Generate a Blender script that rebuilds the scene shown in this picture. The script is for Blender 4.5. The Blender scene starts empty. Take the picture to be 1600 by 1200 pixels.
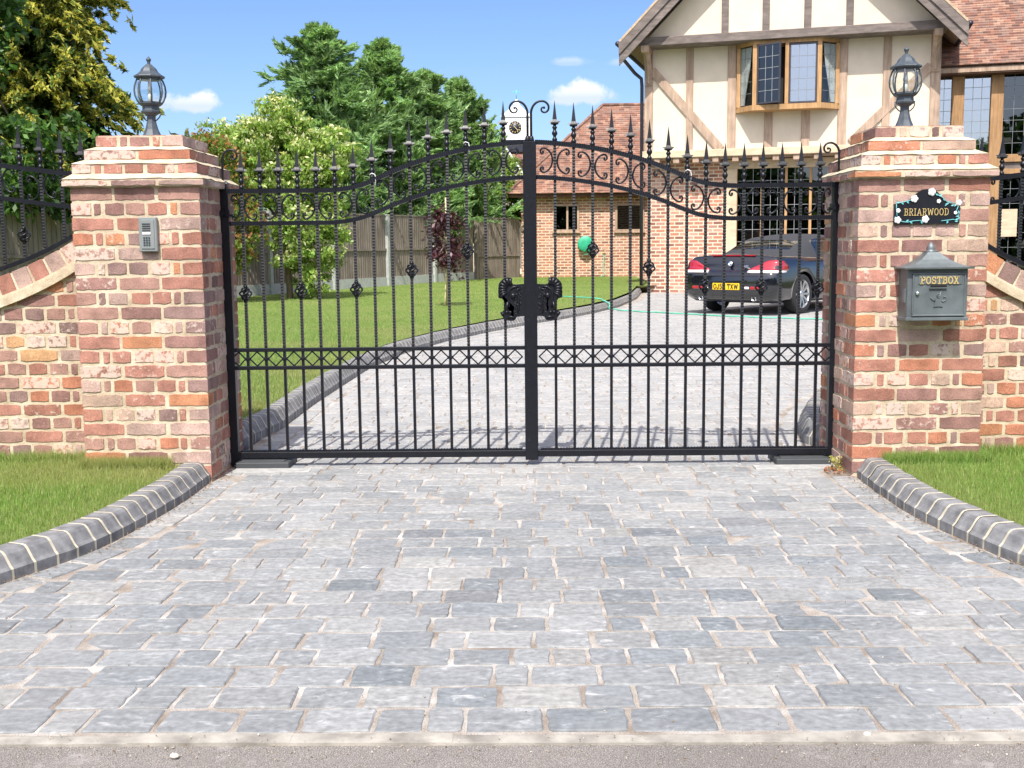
import bpy, math, random
import numpy as np
from mathutils import Vector, Matrix
R = math.radians
rnd = random.Random(11)
rng = np.random.default_rng(5)
scene = bpy.context.scene
COL = scene.collection
WL = {}          # world location of every object that carries children


def tag(o, label=None, cat=None, group=None, kind=None):
    if label: o['label'] = label
    if cat: o['category'] = cat
    if group: o['group'] = group
    if kind: o['kind'] = kind
    return o


def thing(name, label, cat, loc=(0, 0, 0), rotz=0, group=None):
    o = bpy.data.objects.new(name, None)
    o.empty_display_size = .1
    o.location = loc
    o.rotation_euler = (0, 0, rotz)
    COL.objects.link(o)
    WL[o.name] = Vector(loc)
    return tag(o, label, cat, group)


class MB:
    """collects faces; build() links them as one mesh object"""
    def __init__(s):
        s.v = []; s.f = []; s.c = []; s.m = []; s.s = []

    def add(s, V, F, col=(1, 1, 1, 0), mi=0, sm=False):
        b = len(s.v)
        s.v.extend(V)
        for f in F:
            s.f.append([b + i for i in f]); s.c.append(col); s.m.append(mi); s.s.append(sm)

    def box(s, x0, x1, y0, y1, z0, z1, col=(1, 1, 1, 0), mi=0, bev=0.0, T=None):
        if bev <= 0:
            V = [(x0, y0, z0), (x1, y0, z0), (x1, y1, z0), (x0, y1, z0), (x0, y0, z1), (x1, y0, z1), (x1, y1, z1), (x0, y1, z1)]
            F = [(0, 3, 2, 1), (4, 5, 6, 7), (0, 1, 5, 4), (1, 2, 6, 5), (2, 3, 7, 6), (3, 0, 4, 7)]
        else:
            b = bev; V = []; F = []
            X = (x0, x1); Y = (y0, y1); Z = (z0, z1)
            idx = {}
            for i in (0, 1):
                for j in (0, 1):
                    for k in (0, 1):
                        sx, sy, sz = (1, -1)[i], (1, -1)[j], (1, -1)[k]
                        for a in range(3):
                            p = [X[i] + sx * b, Y[j] + sy * b, Z[k] + sz * b]
                            p[a] = (X[i], Y[j], Z[k])[a]
                            idx[i, j, k, a] = len(V); V.append(tuple(p))
            for i in (0, 1):
                q = [idx[i, 0, 0, 0], idx[i, 1, 0, 0], idx[i, 1, 1, 0], idx[i, 0, 1, 0]]
                F.append(q if i else q[::-1])
                q = [idx[0, i, 0, 1], idx[0, i, 1, 1], idx[1, i, 1, 1], idx[1, i, 0, 1]]
                F.append(q if i else q[::-1])
                q = [idx[0, 0, i, 2], idx[1, 0, i, 2], idx[1, 1, i, 2], idx[0, 1, i, 2]]
                F.append(q if i else q[::-1])
            for j in (0, 1):
                for k in (0, 1):
                    fl = (j + k) % 2
                    q = [idx[0, j, k, 1], idx[1, j, k, 1], idx[1, j, k, 2], idx[0, j, k, 2]]
                    F.append(q[::-1] if fl else q)
                    q = [idx[j, 0, k, 0], idx[j, 1, k, 0], idx[j, 1, k, 2], idx[j, 0, k, 2]]
                    F.append(q if fl else q[::-1])
                    q = [idx[j, k, 0, 0], idx[j, k, 1, 0], idx[j, k, 1, 1], idx[j, k, 0, 1]]
                    F.append(q[::-1] if fl else q)
            for i in (0, 1):
                for j in (0, 1):
                    for k in (0, 1):
                        t = [idx[i, j, k, 0], idx[i, j, k, 1], idx[i, j, k, 2]]
                        F.append(t if (i + j + k) % 2 else t[::-1])
        if T is not None:
            V = [tuple(T @ Vector(p)) for p in V]
        s.add(V, F, col, mi)

    def bar(s, p, q, w, h, up=(0, 0, 1), col=(1, 1, 1, 0), mi=0, ext=0.0):
        p = Vector(p); q = Vector(q); d = (q - p).normalized()
        p = p - d * ext; q = q + d * ext
        sd = d.cross(Vector(up))
        if sd.length < 1e-5: sd = Vector((1, 0, 0))
        sd.normalize(); u = sd.cross(d)
        V = []
        for e in (p, q):
            for a, b in ((-1, -1), (1, -1), (1, 1), (-1, 1)):
                V.append(tuple(e + sd * (a * w / 2) + u * (b * h / 2)))
        s.add(V, [(0, 1, 2, 3), (7, 6, 5, 4), (0, 4, 5, 1), (1, 5, 6, 2), (2, 6, 7, 3), (3, 7, 4, 0)], col, mi)

    def tube(s, P, r, n=6, col=(1, 1, 1, 0), mi=0, sm=True, cap=True, flat=None):
        P = [Vector(p) for p in P]; N = len(P)
        rr = r if hasattr(r, '__len__') else [r] * N
        t0 = (P[1] - P[0]).normalized()
        nrm = t0.orthogonal().normalized() if flat is None else Vector(flat)
        V = []
        for i in range(N):
            t = (P[min(i + 1, N - 1)] - P[max(i - 1, 0)])
            t = t.normalized() if t.length > 1e-9 else t0
            nrm = (nrm - t * nrm.dot(t))
            if nrm.length < 1e-6: nrm = t.orthogonal()
            nrm.normalize(); b = t.cross(nrm)
            for k in range(n):
                a = 2 * math.pi * (k + .5) / n
                V.append(tuple(P[i] + (nrm * math.cos(a) + b * math.sin(a)) * rr[i]))
        F = []
        for i in range(N - 1):
            for k in range(n):
                k2 = (k + 1) % n
                F.append((i * n + k, i * n + k2, (i + 1) * n + k2, (i + 1) * n + k))
        if cap:
            F.append(tuple(range(n - 1, -1, -1))); F.append(tuple(range((N - 1) * n, N * n)))
        s.add(V, F, col, mi, sm)

    def lathe(s, prof, n=12, o=(0, 0, 0), col=(1, 1, 1, 0), mi=0, sm=True, ph=0.0, axis=None, cap=True):
        V = []; F = []
        for r, z in prof:
            for k in range(n):
                a = 2 * math.pi * k / n + ph
                V.append((r * math.cos(a), r * math.sin(a), z))
        m = len(prof)
        for i in range(m - 1):
            for k in range(n):
                k2 = (k + 1) % n
                F.append((i * n + k, i * n + k2, (i + 1) * n + k2, (i + 1) * n + k))
        if cap and prof[0][0] > 1e-4: F.append(tuple(range(n - 1, -1, -1)))
        if cap and prof[-1][0] > 1e-4: F.append(tuple(range((m - 1) * n, m * n)))
        if axis is not None:
            q = Vector((0, 0, 1)).rotation_difference(Vector(axis)).to_matrix()
            V = [tuple(q @ Vector(p)) for p in V]
        V = [(p[0] + o[0], p[1] + o[1], p[2] + o[2]) for p in V]
        s.add(V, F, col, mi, sm)

    def prism(s, poly, fn, d0, d1, col=(1, 1, 1, 0), mi=0):
        n = len(poly)
        V = [fn(a, b, d0) for a, b in poly] + [fn(a, b, d1) for a, b in poly]
        F = [tuple(range(n)), tuple(range(2 * n - 1, n - 1, -1))]
        for i in range(n):
            j = (i + 1) % n
            F.append((j, i, n + i, n + j))
        s.add(V, F, col, mi)

    def sweep(s, path, w, h, notch=0.0, col=(1, 1, 1, 0), mi=0):
        """rectangular bar along a path lying in the xz plane at y=path[i][1]; w along y, h across"""
        P = [Vector(p) for p in path]; N = len(P); V = []
        for i in range(N):
            t = (P[min(i + 1, N - 1)] - P[max(i - 1, 0)]).normalized()
            nn = Vector((-t.z, 0, t.x))
            e = notch if i % 2 else 0.0
            for a, b in ((-1, -1), (1, -1), (1, 1), (-1, 1)):
                V.append(tuple(P[i] + Vector((0, a * (w / 2 - e), 0)) + nn * (b * (h / 2 - e))))
        F = [(0, 1, 2, 3), (4 * N - 1, 4 * N - 2, 4 * N - 3, 4 * N - 4)]
        for i in range(N - 1):
            for k in range(4):
                k2 = (k + 1) % 4
                F.append((4 * i + k, 4 * i + 4 + k, 4 * i + 4 + k2, 4 * i + k2))
        s.add(V, F, col, mi)

    def ball(s, c, r, n=10, m=6, sc=(1, 1, 1), col=(1, 1, 1, 0), mi=0):
        pr = []
        for i in range(m + 1):
            a = -math.pi / 2 + math.pi * i / m
            pr.append((max(r * math.cos(a), 1e-5), r * math.sin(a)))
        b = len(s.v)
        s.lathe(pr, n, (0, 0, 0), col, mi, True)
        for i in range(b, len(s.v)):
            p = s.v[i]; s.v[i] = (p[0] * sc[0] + c[0], p[1] * sc[1] + c[1], p[2] * sc[2] + c[2])

    def build(s, name, mats, parent=None, origin=None, local=False, fixn=True):
        me = bpy.data.meshes.new(name)
        o = bpy.data.objects.new(name, me)
        off = Vector((0, 0, 0))
        if parent is not None:
            o.parent = parent
            if not local: off = WL[parent.name]
        elif origin is not None:
            off = Vector(origin); o.location = off
        WL[o.name] = off if parent is None else WL[parent.name]
        used = sorted({i for f in s.f for i in f})
        if len(used) < len(s.v):
            mp = {j: i for i, j in enumerate(used)}; s.v = [s.v[j] for j in used]; s.f = [[mp[i] for i in f] for f in s.f]
        V = np.array(s.v, dtype=np.float64) - np.array(off)
        me.from_pydata(V.tolist(), [], s.f)
        if not isinstance(mats, (list, tuple)): mats = [mats]
        for m in mats: me.materials.append(m)
        me.polygons.foreach_set('material_index', np.array(s.m, dtype=np.int32))
        me.polygons.foreach_set('use_smooth', np.array(s.s, dtype=bool))
        if fixn:
            import bmesh
            bm = bmesh.new(); bm.from_mesh(me)
            bmesh.ops.recalc_face_normals(bm, faces=bm.faces)
            bm.to_mesh(me); bm.free()
        nl = len(me.loops)
        tot = np.empty(len(me.polygons), dtype=np.int32); me.polygons.foreach_get('loop_total', tot)
        ca = me.color_attributes.new('Col', 'FLOAT_COLOR', 'CORNER')
        ca.data.foreach_set('color', np.repeat(np.array(s.c, dtype=np.float32), tot, axis=0).ravel())
        # uv in metres: u horizontal, v up the slope
        N = np.empty(len(me.polygons) * 3, dtype=np.float32); me.polygons.foreach_get('normal', N)
        N = N.reshape(-1, 3).astype(np.float64)
        U = np.stack([-N[:, 1], N[:, 0], np.zeros(len(N))], 1)
        L = np.linalg.norm(U, axis=1); fl = L < .05
        U[fl] = (1, 0, 0); L[fl] = 1; U /= L[:, None]
        W = np.cross(N, U); W[fl] = (0, 1, 0)
        vi = np.empty(nl, dtype=np.int32); me.loops.foreach_get('vertex_index', vi)
        co = V[vi]; Ul = np.repeat(U, tot, axis=0); Wl = np.repeat(W, tot, axis=0)
        uv = np.stack([(co * Ul).sum(1), (co * Wl).sum(1)], 1).astype(np.float32)
        l = me.uv_layers.new(name='UVMap'); l.data.foreach_set('uv', uv.ravel())
        me.update()
        COL.objects.link(o)
        return o


def poly_cloud(name, V, colr, mat, parent=None, origin=(0, 0, 0), nv=4):
    """V: (n,nv,3) free-standing polygons, colr: (n,3)"""
    n = len(V)
    me = bpy.data.meshes.new(name); o = bpy.data.objects.new(name, me)
    off = np.array(WL[parent.name]) if parent is not None else np.array(origin)
    if parent is not None: o.parent = parent
    else: o.location = origin
    me.vertices.add(n * nv); me.vertices.foreach_set('co', (V - off).reshape(-1).astype(np.float32))
    me.loops.add(n * nv); me.loops.foreach_set('vertex_index', np.arange(n * nv, dtype=np.int32))
    me.polygons.add(n)
    me.polygons.foreach_set('loop_start', np.arange(0, n * nv, nv, dtype=np.int32))
    me.polygons.foreach_set('loop_total', np.full(n, nv, dtype=np.int32))
    me.update(calc_edges=True)
    ca = me.color_attributes.new('Col', 'FLOAT_COLOR', 'CORNER')
    c4 = np.concatenate([colr, np.zeros((n, 1))], 1).astype(np.float32)
    ca.data.foreach_set('color', np.repeat(c4, nv, axis=0).ravel())
    me.materials.append(mat)
    COL.objects.link(o)
    return o


# ------------------------------------------------------------------ materials
class NT:
    def __init__(s, name):
        s.mat = bpy.data.materials.new(name); s.mat.use_nodes = True
        s.t = s.mat.node_tree; s.n = s.t.nodes; s.l = s.t.links
        s.b = s.n['Principled BSDF']; s.out = s.n['Material Output']

    def nd(s, typ, props=None, **ins):
        x = s.n.new(typ)
        for k, v in (props or {}).items(): setattr(x, k, v)
        for k, v in ins.items():
            k2 = k.replace('_', ' ')
            sock = x.inputs[int(k[1:])] if (k[0] == 'i' and k[1:].isdigit()) else x.inputs[k2]
            s.put(sock, v)
        return x

    def put(s, sock, v):
        if isinstance(v, bpy.types.NodeSocket): s.l.new(v, sock)
        elif isinstance(v, (tuple, list)) and len(v) == 3 and sock.type == 'RGBA': sock.default_value = (*v, 1)
        else: sock.default_value = v

    def noise(s, scale, detail=3, vec=None, rough=.55, dist=0):
        x = s.nd('ShaderNodeTexNoise', None, Scale=scale, Detail=detail, Roughness=rough, Distortion=dist)
        if vec is not None: s.l.new(vec, x.inputs['Vector'])
        return x

    def ramp(s, fac, stops, interp='LINEAR'):
        x = s.n.new('ShaderNodeValToRGB'); x.color_ramp.interpolation = interp
        e = x.color_ramp.elements
        while len(e) < len(stops): e.new(.5)
        for i, (p, c) in enumerate(stops):
            e[i].position = p
            e[i].color = (c, c, c, 1) if not hasattr(c, '__len__') else (*c, 1)
        s.l.new(fac, x.inputs['Fac'])
        return x.outputs['Color']

    def mix(s, fac, a, b, mode='MIX'):
        x = s.n.new('ShaderNodeMix'); x.data_type = 'RGBA'; x.blend_type = mode
        s.put(x.inputs[0], fac); s.put(x.inputs[6], a); s.put(x.inputs[7], b)
        return x.outputs[2]

    def math(s, op, a, b=0.0, c=None):
        x = s.n.new('ShaderNodeMath'); x.operation = op
        s.put(x.inputs[0], a); s.put(x.inputs[1], b)
        if c is not None: s.put(x.inputs[2], c)
        return x.outputs[0]

    def bump(s, h, strength=.3, dist=.01):
        x = s.nd('ShaderNodeBump', None, Strength=strength, Distance=dist, Height=h)
        s.l.new(x.outputs[0], s.b.inputs['Normal'])

    def obj(s):
        return s.n.new('ShaderNodeTexCoord').outputs['Object']

    def scaled(s, vec, sc):
        x = s.nd('ShaderNodeMapping', None, Scale=sc)
        s.l.new(vec, x.inputs['Vector']); return x.outputs[0]

    def col(s):
        x = s.n.new('ShaderNodeAttribute'); x.attribute_name = 'Col'; return x

    def set(s, base=None, rough=None, metal=None, spec=None, **kw):
        if base is not None: s.put(s.b.inputs['Base Color'], base)
        if rough is not None: s.put(s.b.inputs['Roughness'], rough)
        if metal is not None: s.put(s.b.inputs['Metallic'], metal)
        if spec is not None: s.put(s.b.inputs['Specular IOR Level'], spec)
        for k, v in kw.items(): s.put(s.b.inputs[k.replace('_', ' ')], v)
        return s.mat


def plain(name, base, rough=.6, metal=0, spec=.5, var=.12, vs=8, bump=0, bs=40, **kw):
    t = NT(name); n = t.noise(vs, 4, t.obj())
    lo = tuple(max(0, c * (1 - var)) for c in base); hi = tuple(min(1, c * (1 + var)) for c in base)
    t.set(t.ramp(n.outputs['Fac'], [(.3, lo), (.7, hi)]), rough, metal, spec, **kw)
    if bump: t.bump(t.noise(bs, 4, t.obj()).outputs['Fac'], bump, .004)
    return t.mat


def m_brick():
    t = NT('old_brick'); c = t.col(); o = t.obj()
    n1 = t.noise(9, 5, o); n2 = t.noise(38, 5, o, .65); n3 = t.noise(160, 3, o)
    base = t.mix(.85, c.outputs['Color'], t.ramp(n1.outputs['Fac'], [(.25, .55), (.5, 1.0), (.78, 1.5)]), 'MULTIPLY')
    base = t.mix(.7, base, t.ramp(n3.outputs['Fac'], [(.3, .62), (.6, 1.12)]), 'MULTIPLY')
    thr = t.math('SUBTRACT', .80, t.math('MULTIPLY', c.outputs['Alpha'], .45))
    d = t.math('SUBTRACT', n2.outputs['Fac'], thr)
    k = t.math('MULTIPLY', d, 9.0); k.node.use_clamp = True
    base = t.mix(t.math('MULTIPLY', k, .72), base, (.64, .53, .45))
    # soot specks
    n4 = t.noise(70, 2, o); sp = t.ramp(n4.outputs['Fac'], [(.70, 0.0), (.76, .75)])
    base = t.mix(sp, base, (.07, .045, .045))
    t.bump(t.math('ADD', n2.outputs['Fac'], t.math('MULTIPLY', n3.outputs['Fac'], .5)), .55, .006)
    return t.set(base, .9, 0, .25)


def m_mortar():
    t = NT('lime_mortar'); o = t.obj()
    n = t.noise(14, 5, o); n2 = t.noise(120, 3, o)
    b = t.ramp(n.outputs['Fac'], [(.25, (.38, .30, .21)), (.5, (.54, .45, .325)), (.75, (.68, .60, .47))])
    b = t.mix(.5, b, t.ramp(n2.outputs['Fac'], [(.3, .7), (.65, 1.1)]), 'MULTIPLY')
    t.bump(n2.outputs['Fac'], .5, .004)
    return t.set(b, .95, 0, .2)


def m_sett():
    t = NT('slate_sett'); c = t.col(); o = t.obj()
    n1 = t.noise(1, 5, t.scaled(o, (13, 27, 13)), .65, 1.1); n2 = t.noise(45, 4, o); n3 = t.noise(1.1, 3, o)
    b = t.mix(.8, c.outputs['Color'], t.ramp(n1.outputs['Fac'], [(.25, .70), (.5, 1.0), (.75, 1.34)]), 'MULTIPLY')
    b = t.mix(.75, b, t.ramp(n2.outputs['Fac'], [(.3, .72), (.7, 1.25)]), 'MULTIPLY')
    # mineral bloom in patches
    k = t.ramp(n1.outputs['Fac'], [(.60, 0.0), (.74, .55)])
    b = t.mix(k, b, (.56, .55, .54))
    k2 = t.ramp(n3.outputs['Fac'], [(.5, 0.0), (.8, .25)])
    b = t.mix(k2, b, (.44, .43, .41))
    t.bump(t.math('ADD', n1.outputs['Fac'], t.math('MULTIPLY', n2.outputs['Fac'], .6)), .4, .005)
    return t.set(b, .8, 0, .3)


def m_joint():
    t = NT('joint_sand'); o = t.obj()
    n = t.noise(6, 4, o); n2 = t.noise(260, 2, o)
    b = t.ramp(n.outputs['Fac'], [(.3, (.19, .15, .12)), (.48, (.31, .275, .24)), (.68, (.47, .45, .42))])
    b = t.mix(.8, b, t.ramp(n2.outputs['Fac'], [(.3, .55), (.5, 1), (.7, 1.4)]), 'MULTIPLY')
    t.bump(n2.outputs['Fac'], .6, .004)
    return t.set(b, .95, 0, .2)


def m_asphalt():
    t = NT('worn_asphalt'); o = t.obj()
    n = t.noise(420, 2, o); n2 = t.noise(1.5, 4, o); n3 = t.noise(90, 2, o)
    b = t.ramp(n.outputs['Fac'], [(.3, (.08, .073, .068)), (.5, (.19, .172, .158)), (.68, (.42, .39, .36))])
    b = t.mix(.7, b, t.ramp(n2.outputs['Fac'], [(.3, .78), (.7, 1.2)]), 'MULTIPLY')
    n4 = t.noise(5, 5, o, .7); b = t.mix(t.ramp(n4.outputs['Fac'], [(.60, 0.0), (.68, .5)]), b, (.40, .38, .36))
    b = t.mix(t.ramp(n3.outputs['Fac'], [(.72, 0.0), (.78, .7)]), b, (.68, .65, .62))
    t.bump(n.outputs['Fac'], .8, .004)
    return t.set(b, .95, 0, .25)


def m_leaf(name, trans=.35, rough=.5):
    t = NT(name); c = t.col()
    t.set(c.outputs['Color'], rough, 0, .35)
    tr = t.nd('ShaderNodeBsdfTranslucent'); t.l.new(t.mix(1.0, c.outputs['Color'], (1.5, 1.45, .7), 'MULTIPLY'), tr.inputs['Color'])
    mx = t.nd('ShaderNodeMixShader', None, i0=trans)
    t.l.new(t.b.outputs[0], mx.inputs[1]); t.l.new(tr.outputs[0], mx.inputs[2])
    t.l.new(mx.outputs[0], t.out.inputs['Surface'])
    return t.mat


def m_turf(name, a, b, d):
    t = NT(name); o = t.obj()
    n = t.noise(.9, 5, o); n2 = t.noise(55, 4, o); n3 = t.noise(260, 2, o)
    base = t.ramp(n.outputs['Fac'], [(.3, a), (.55, b), (.8, d)])
    base = t.mix(.7, base, t.ramp(n2.outputs['Fac'], [(.3, .72), (.7, 1.25)]), 'MULTIPLY')
    base = t.mix(.5, base, t.ramp(n3.outputs['Fac'], [(.3, .6), (.7, 1.3)]), 'MULTIPLY')
    t.bump(t.math('ADD', n3.outputs['Fac'], n2.outputs['Fac']), 1.0, .02)
    return t.set(base, .9, 0, .2)


def m_tiled(name, cols, w, h, mortar, msz, bumpd=.01, off=.5, warm=.6, rough=.85):
    """brick / tile pattern over the metre uv"""
    t = NT(name)
    uv = t.n.new('ShaderNodeUVMap').outputs[0]
    nz = t.noise(7, 2, uv)
    wob = t.nd('ShaderNodeVectorMath', {'operation': 'MULTIPLY_ADD'})
    t.l.new(nz.outputs['Color'], wob.inputs[0]); wob.inputs[1].default_value = (.012, .010, 0); t.l.new(uv, wob.inputs[2])
    x = t.nd('ShaderNodeTexBrick', {'offset': off}, Color1=(0, 0, 0), Color2=(1, 1, 1), Mortar=(0, 0, 0), Scale=1.0)
    x.inputs['Mortar Size'].default_value = msz; x.inputs['Mortar Smooth'].default_value = .15; x.inputs['Bias'].default_value = 0
    x.inputs['Brick Width'].default_value = w; x.inputs['Row Height'].default_value = h
    t.l.new(wob.outputs[0], x.inputs['Vector'])
    n = len(cols)
    c = t.ramp(x.outputs['Color'], [((i + .5) / n, cc) for i, cc in enumerate(cols)])
    o = t.obj()
    n1 = t.noise(1.2, 4, o); n2 = t.noise(30, 4, o)
    c = t.mix(warm, c, t.ramp(n1.outputs['Fac'], [(.3, .78), (.7, 1.2)]), 'MULTIPLY')
    c = t.mix(.6, c, t.ramp(n2.outputs['Fac'], [(.3, .7), (.7, 1.25)]), 'MULTIPLY')
    c = t.mix(x.outputs['Fac'], c, mortar)
    t.bump(t.math('SUBTRACT', 1.0, x.outputs['Fac']), .6, bumpd)
    return t.set(c, rough, 0, .25)


def m_wood(name, a, b, sc=(2, 2, 30), rough=.75):
    t = NT(name); uv = t.n.new('ShaderNodeUVMap').outputs[0]; o = t.obj()
    n = t.noise(1, 5, t.scaled(o, sc), .6, .4); n2 = t.noise(3, 3, o)
    c = t.ramp(n.outputs['Fac'], [(.3, a), (.7, b)])
    c = t.mix(.6, c, t.ramp(n2.outputs['Fac'], [(.3, .75), (.7, 1.2)]), 'MULTIPLY')
    t.bump(n.outputs['Fac'], .3, .006)
    return t.set(c, rough, 0, .3)


def m_glass(name, tint, fac, ior=1.9, rough=.015):
    """window glass: mirror reflection over a see-through tint"""
    t = NT(name)
    tr = t.nd('ShaderNodeBsdfTransparent', None, Color=tint)
    gl = t.nd('ShaderNodeBsdfGlossy', None, Color=(.95, .97, 1), Roughness=rough)
    bf = t.n.new('ShaderNodeNewGeometry').outputs['Backfacing']      # same mirror share from either side of the pane
    fr = t.nd('ShaderNodeFresnel', None, IOR=t.math('ADD', ior, t.math('MULTIPLY', bf, 1 / ior - ior)))
    mx = t.nd('ShaderNodeMixShader'); f = t.math('ADD', fr.outputs[0], fac); f.node.use_clamp = True
    t.l.new(f, mx.inputs[0]); t.l.new(tr.outputs[0], mx.inputs[1]); t.l.new(gl.outputs[0], mx.inputs[2])
    t.l.new(mx.outputs[0], t.out.inputs['Surface'])
    return t.mat


MT = {}
MT['brick'] = m_brick(); MT['mortar'] = m_mortar(); MT['sett'] = m_sett(); MT['joint'] = m_joint()
MT['asphalt'] = m_asphalt()
MT['concrete'] = plain('pale_concrete', (.30, .28, .245), .9, var=.4, vs=11, bump=.4, bs=200)
MT['slab'] = plain('grey_slab', (.36, .36, .35), .9, var=.2, vs=20, bump=.4, bs=160)
MT['kerb'] = plain('blue_grey_kerb', (.175, .176, .18), .75, var=.38, vs=18, bump=.35, bs=110)
MT['kerbjoint'] = plain('kerb_joint_mortar', (.50, .455, .35), .95, var=.2, vs=20)
MT['blade'] = m_leaf('grass_blade', .45, .6)
MT['turf'] = m_turf('lawn_turf', (.19, .28, .06), (.24, .325, .08), (.32, .345, .12))
MT['field'] = m_turf('open_ground', (.06, .08, .02), (.09, .11, .03), (.13, .13, .05))
MT['iron'] = plain('black_painted_iron', (.007, .008, .012), .36, 0, .35, var=.2, vs=30, bump=.12, bs=120)
MT['lamp'] = plain('blue_grey_lamp_metal', (.065, .080, .095), .5, .15, .5, var=.25, vs=25)
MT['lampglass'] = m_glass('lamp_glass', (.90, .93, .92), .04, 1.4)
MT['bulb'] = plain('frosted_bulb', (.75, .74, .68), .4)
MT['pewter'] = plain('pewter_paint', (.135, .158, .168), .5, .35, .5, var=.25, vs=9, bump=.15, bs=60)
MT['gold'] = plain('gold_paint', (.55, .42, .18), .45, .2)
MT['chrome'] = plain('chrome', (.75, .76, .78), .15, 1.0, .5, var=.05)
MT['plastic'] = plain('grey_plastic', (.20, .22, .22), .55, var=.08)
MT['darkplastic'] = plain('dark_plastic', (.05, .055, .06), .6, var=.1)
MT['white'] = plain('white_paint', (.80, .80, .80), .5, var=.04)
MT['plaque'] = plain('black_plaque_enamel', (.012, .013, .018), .3, var=.1)
MT['teal'] = plain('teal_leaf_paint', (.12, .42, .45), .5, var=.2, vs=60)
MT['render'] = plain('cream_render', (.69, .585, .46), .92, var=.06, vs=3, bump=.15, bs=90)
MT['oak'] = m_wood('golden_oak', (.34, .19, .085), (.52, .32, .155), (22, 22, 2))
MT['oakgrey'] = m_wood('weathered_oak', (.11, .09, .082), (.225, .185, .165), (3, 3, 14))
MT['oakbrown'] = m_wood('brown_oak', (.30, .205, .15), (.50, .37, .275), (16, 16, 1.6))
MT['oakdark'] = m_wood('eave_shade_oak', (.07, .035, .022), (.15, .08, .05), (3, 3, 14))  # dark brown fascia oak with the eave shade put into its colour
MT['oakmid'] = m_wood('mid_oak', (.27, .15, .07), (.44, .265, .13), (22, 22, 2))
MT['oakpale'] = m_wood('pale_oak', (.52, .40, .27), (.68, .54, .38), (3, 3, 10))
MT['hbrick'] = m_tiled('house_brick', [(.24, .11, .085), (.40, .175, .12), (.46, .23, .16), (.52, .32, .25), (.33, .165, .135), (.48, .20, .125)],
                       .235, .088, (.66, .54, .41), .014, .006)
MT['tile'] = m_tiled('clay_roof_tile', [(.15, .085, .068), (.24, .115, .082), (.31, .155, .105), (.26, .175, .14), (.19, .105, .085), (.37, .225, .16)],
                     .165, .104, (.17, .10, .075), .004, .005)
MT['verge'] = plain('verge_tile_edge', (.44, .33, .22), .9, var=.3, vs=30)
MT['fence'] = m_wood('fence_board', (.155, .128, .108), (.29, .245, .21), (9, 9, .9), .9)
MT['fencelit'] = MT['fence']
MT['concretepost'] = plain('concrete_post', (.40, .42, .40), .9, var=.15, vs=12)
MT['leaf'] = m_leaf('broad_leaf', .4, .42)
MT['needle'] = m_leaf('conifer_spray', .35, .6)
MT['bark'] = m_wood('bark', (.10, .075, .055), (.24, .19, .14), (14, 14, 2), .95)
MT['palebark'] = m_wood('pale_stem', (.42, .36, .20), (.60, .52, .32), (14, 14, 3), .9)
MT['wglass'] = m_glass('window_glass', (.45, .47, .48), .20, 2.0)
MT['wclear'] = m_glass('clear_window_glass', (.86, .88, .88), .0, 1.5)
MT['wglassdark'] = m_glass('dark_window_glass', (.30, .32, .33), .03, 1.6)
MT['lead'] = plain('lead_came', (.20, .21, .22), .6, .2)
MT['leadlight'] = plain('lead_came_pale', (.34, .35, .36), .55, .2)
MT['room'] = plain('dark_room', (.025, .022, .020), .9)
MT['curtain'] = plain('pale_curtain', (.66, .66, .63), .9, var=.15, vs=20)
MT['casement'] = plain('dark_casement', (.045, .045, .06), .5)
MT['gutter'] = plain('black_gutter', (.02, .022, .035), .4)
MT['carpaint'] = plain('black_car_paint', (.006, .007, .011), .12, 0, .6, var=.05, Coat_Weight=1.0, Coat_Roughness=.03)
MT['softtop'] = plain('black_soft_top', (.030, .031, .037), .85, var=.12, vs=60)
MT['tyre'] = plain('tyre_rubber', (.018, .018, .019), .85)
MT['alloy'] = plain('silver_alloy', (.62, .63, .65), .28, .9, .5, var=.05)
MT['redlamp'] = plain('red_lamp_lens', (.34, .010, .024), .12, 0, .6, Coat_Weight=1.0)
MT['clearlamp'] = plain('clear_lamp_lens', (.75, .72, .72), .15, 0, .6)
MT['numplate'] = plain('yellow_plate', (.80, .52, .02), .4, var=.03)
MT['ink'] = plain('black_ink', (.01, .01, .01), .5)
MT['blue'] = plain('blue_enamel', (.05, .16, .45), .3)
MT['carglass'] = m_glass('car_glass', (.75, .80, .76), .10, 1.5)
MT['cabin'] = plain('cream_cabin', (.50, .47, .38), .8)
MT['hose'] = plain('green_hose', (.10, .46, .32), .45, var=.15)
MT['reel'] = plain('green_reel', (.03, .38, .22), .45, var=.2, vs=14)
MT['brass'] = plain('brass_tap', (.45, .33, .12), .35, .8)
MT['pebble'] = plain('pale_pebble', (.62, .57, .50), .8)
MT['dryleaf'] = m_leaf('dry_leaf', .3, .7)
# ------------------------------------------------------------------ ground, road, drive
def lerp_path(P, y):
    if y <= P[0][1]: return P[0][0]
    for (x0, y0), (x1, y1) in zip(P, P[1:]):
        if y <= y1: return x0 + (x1 - x0) * (y - y0) / (y1 - y0)
    return P[-1][0]


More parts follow.
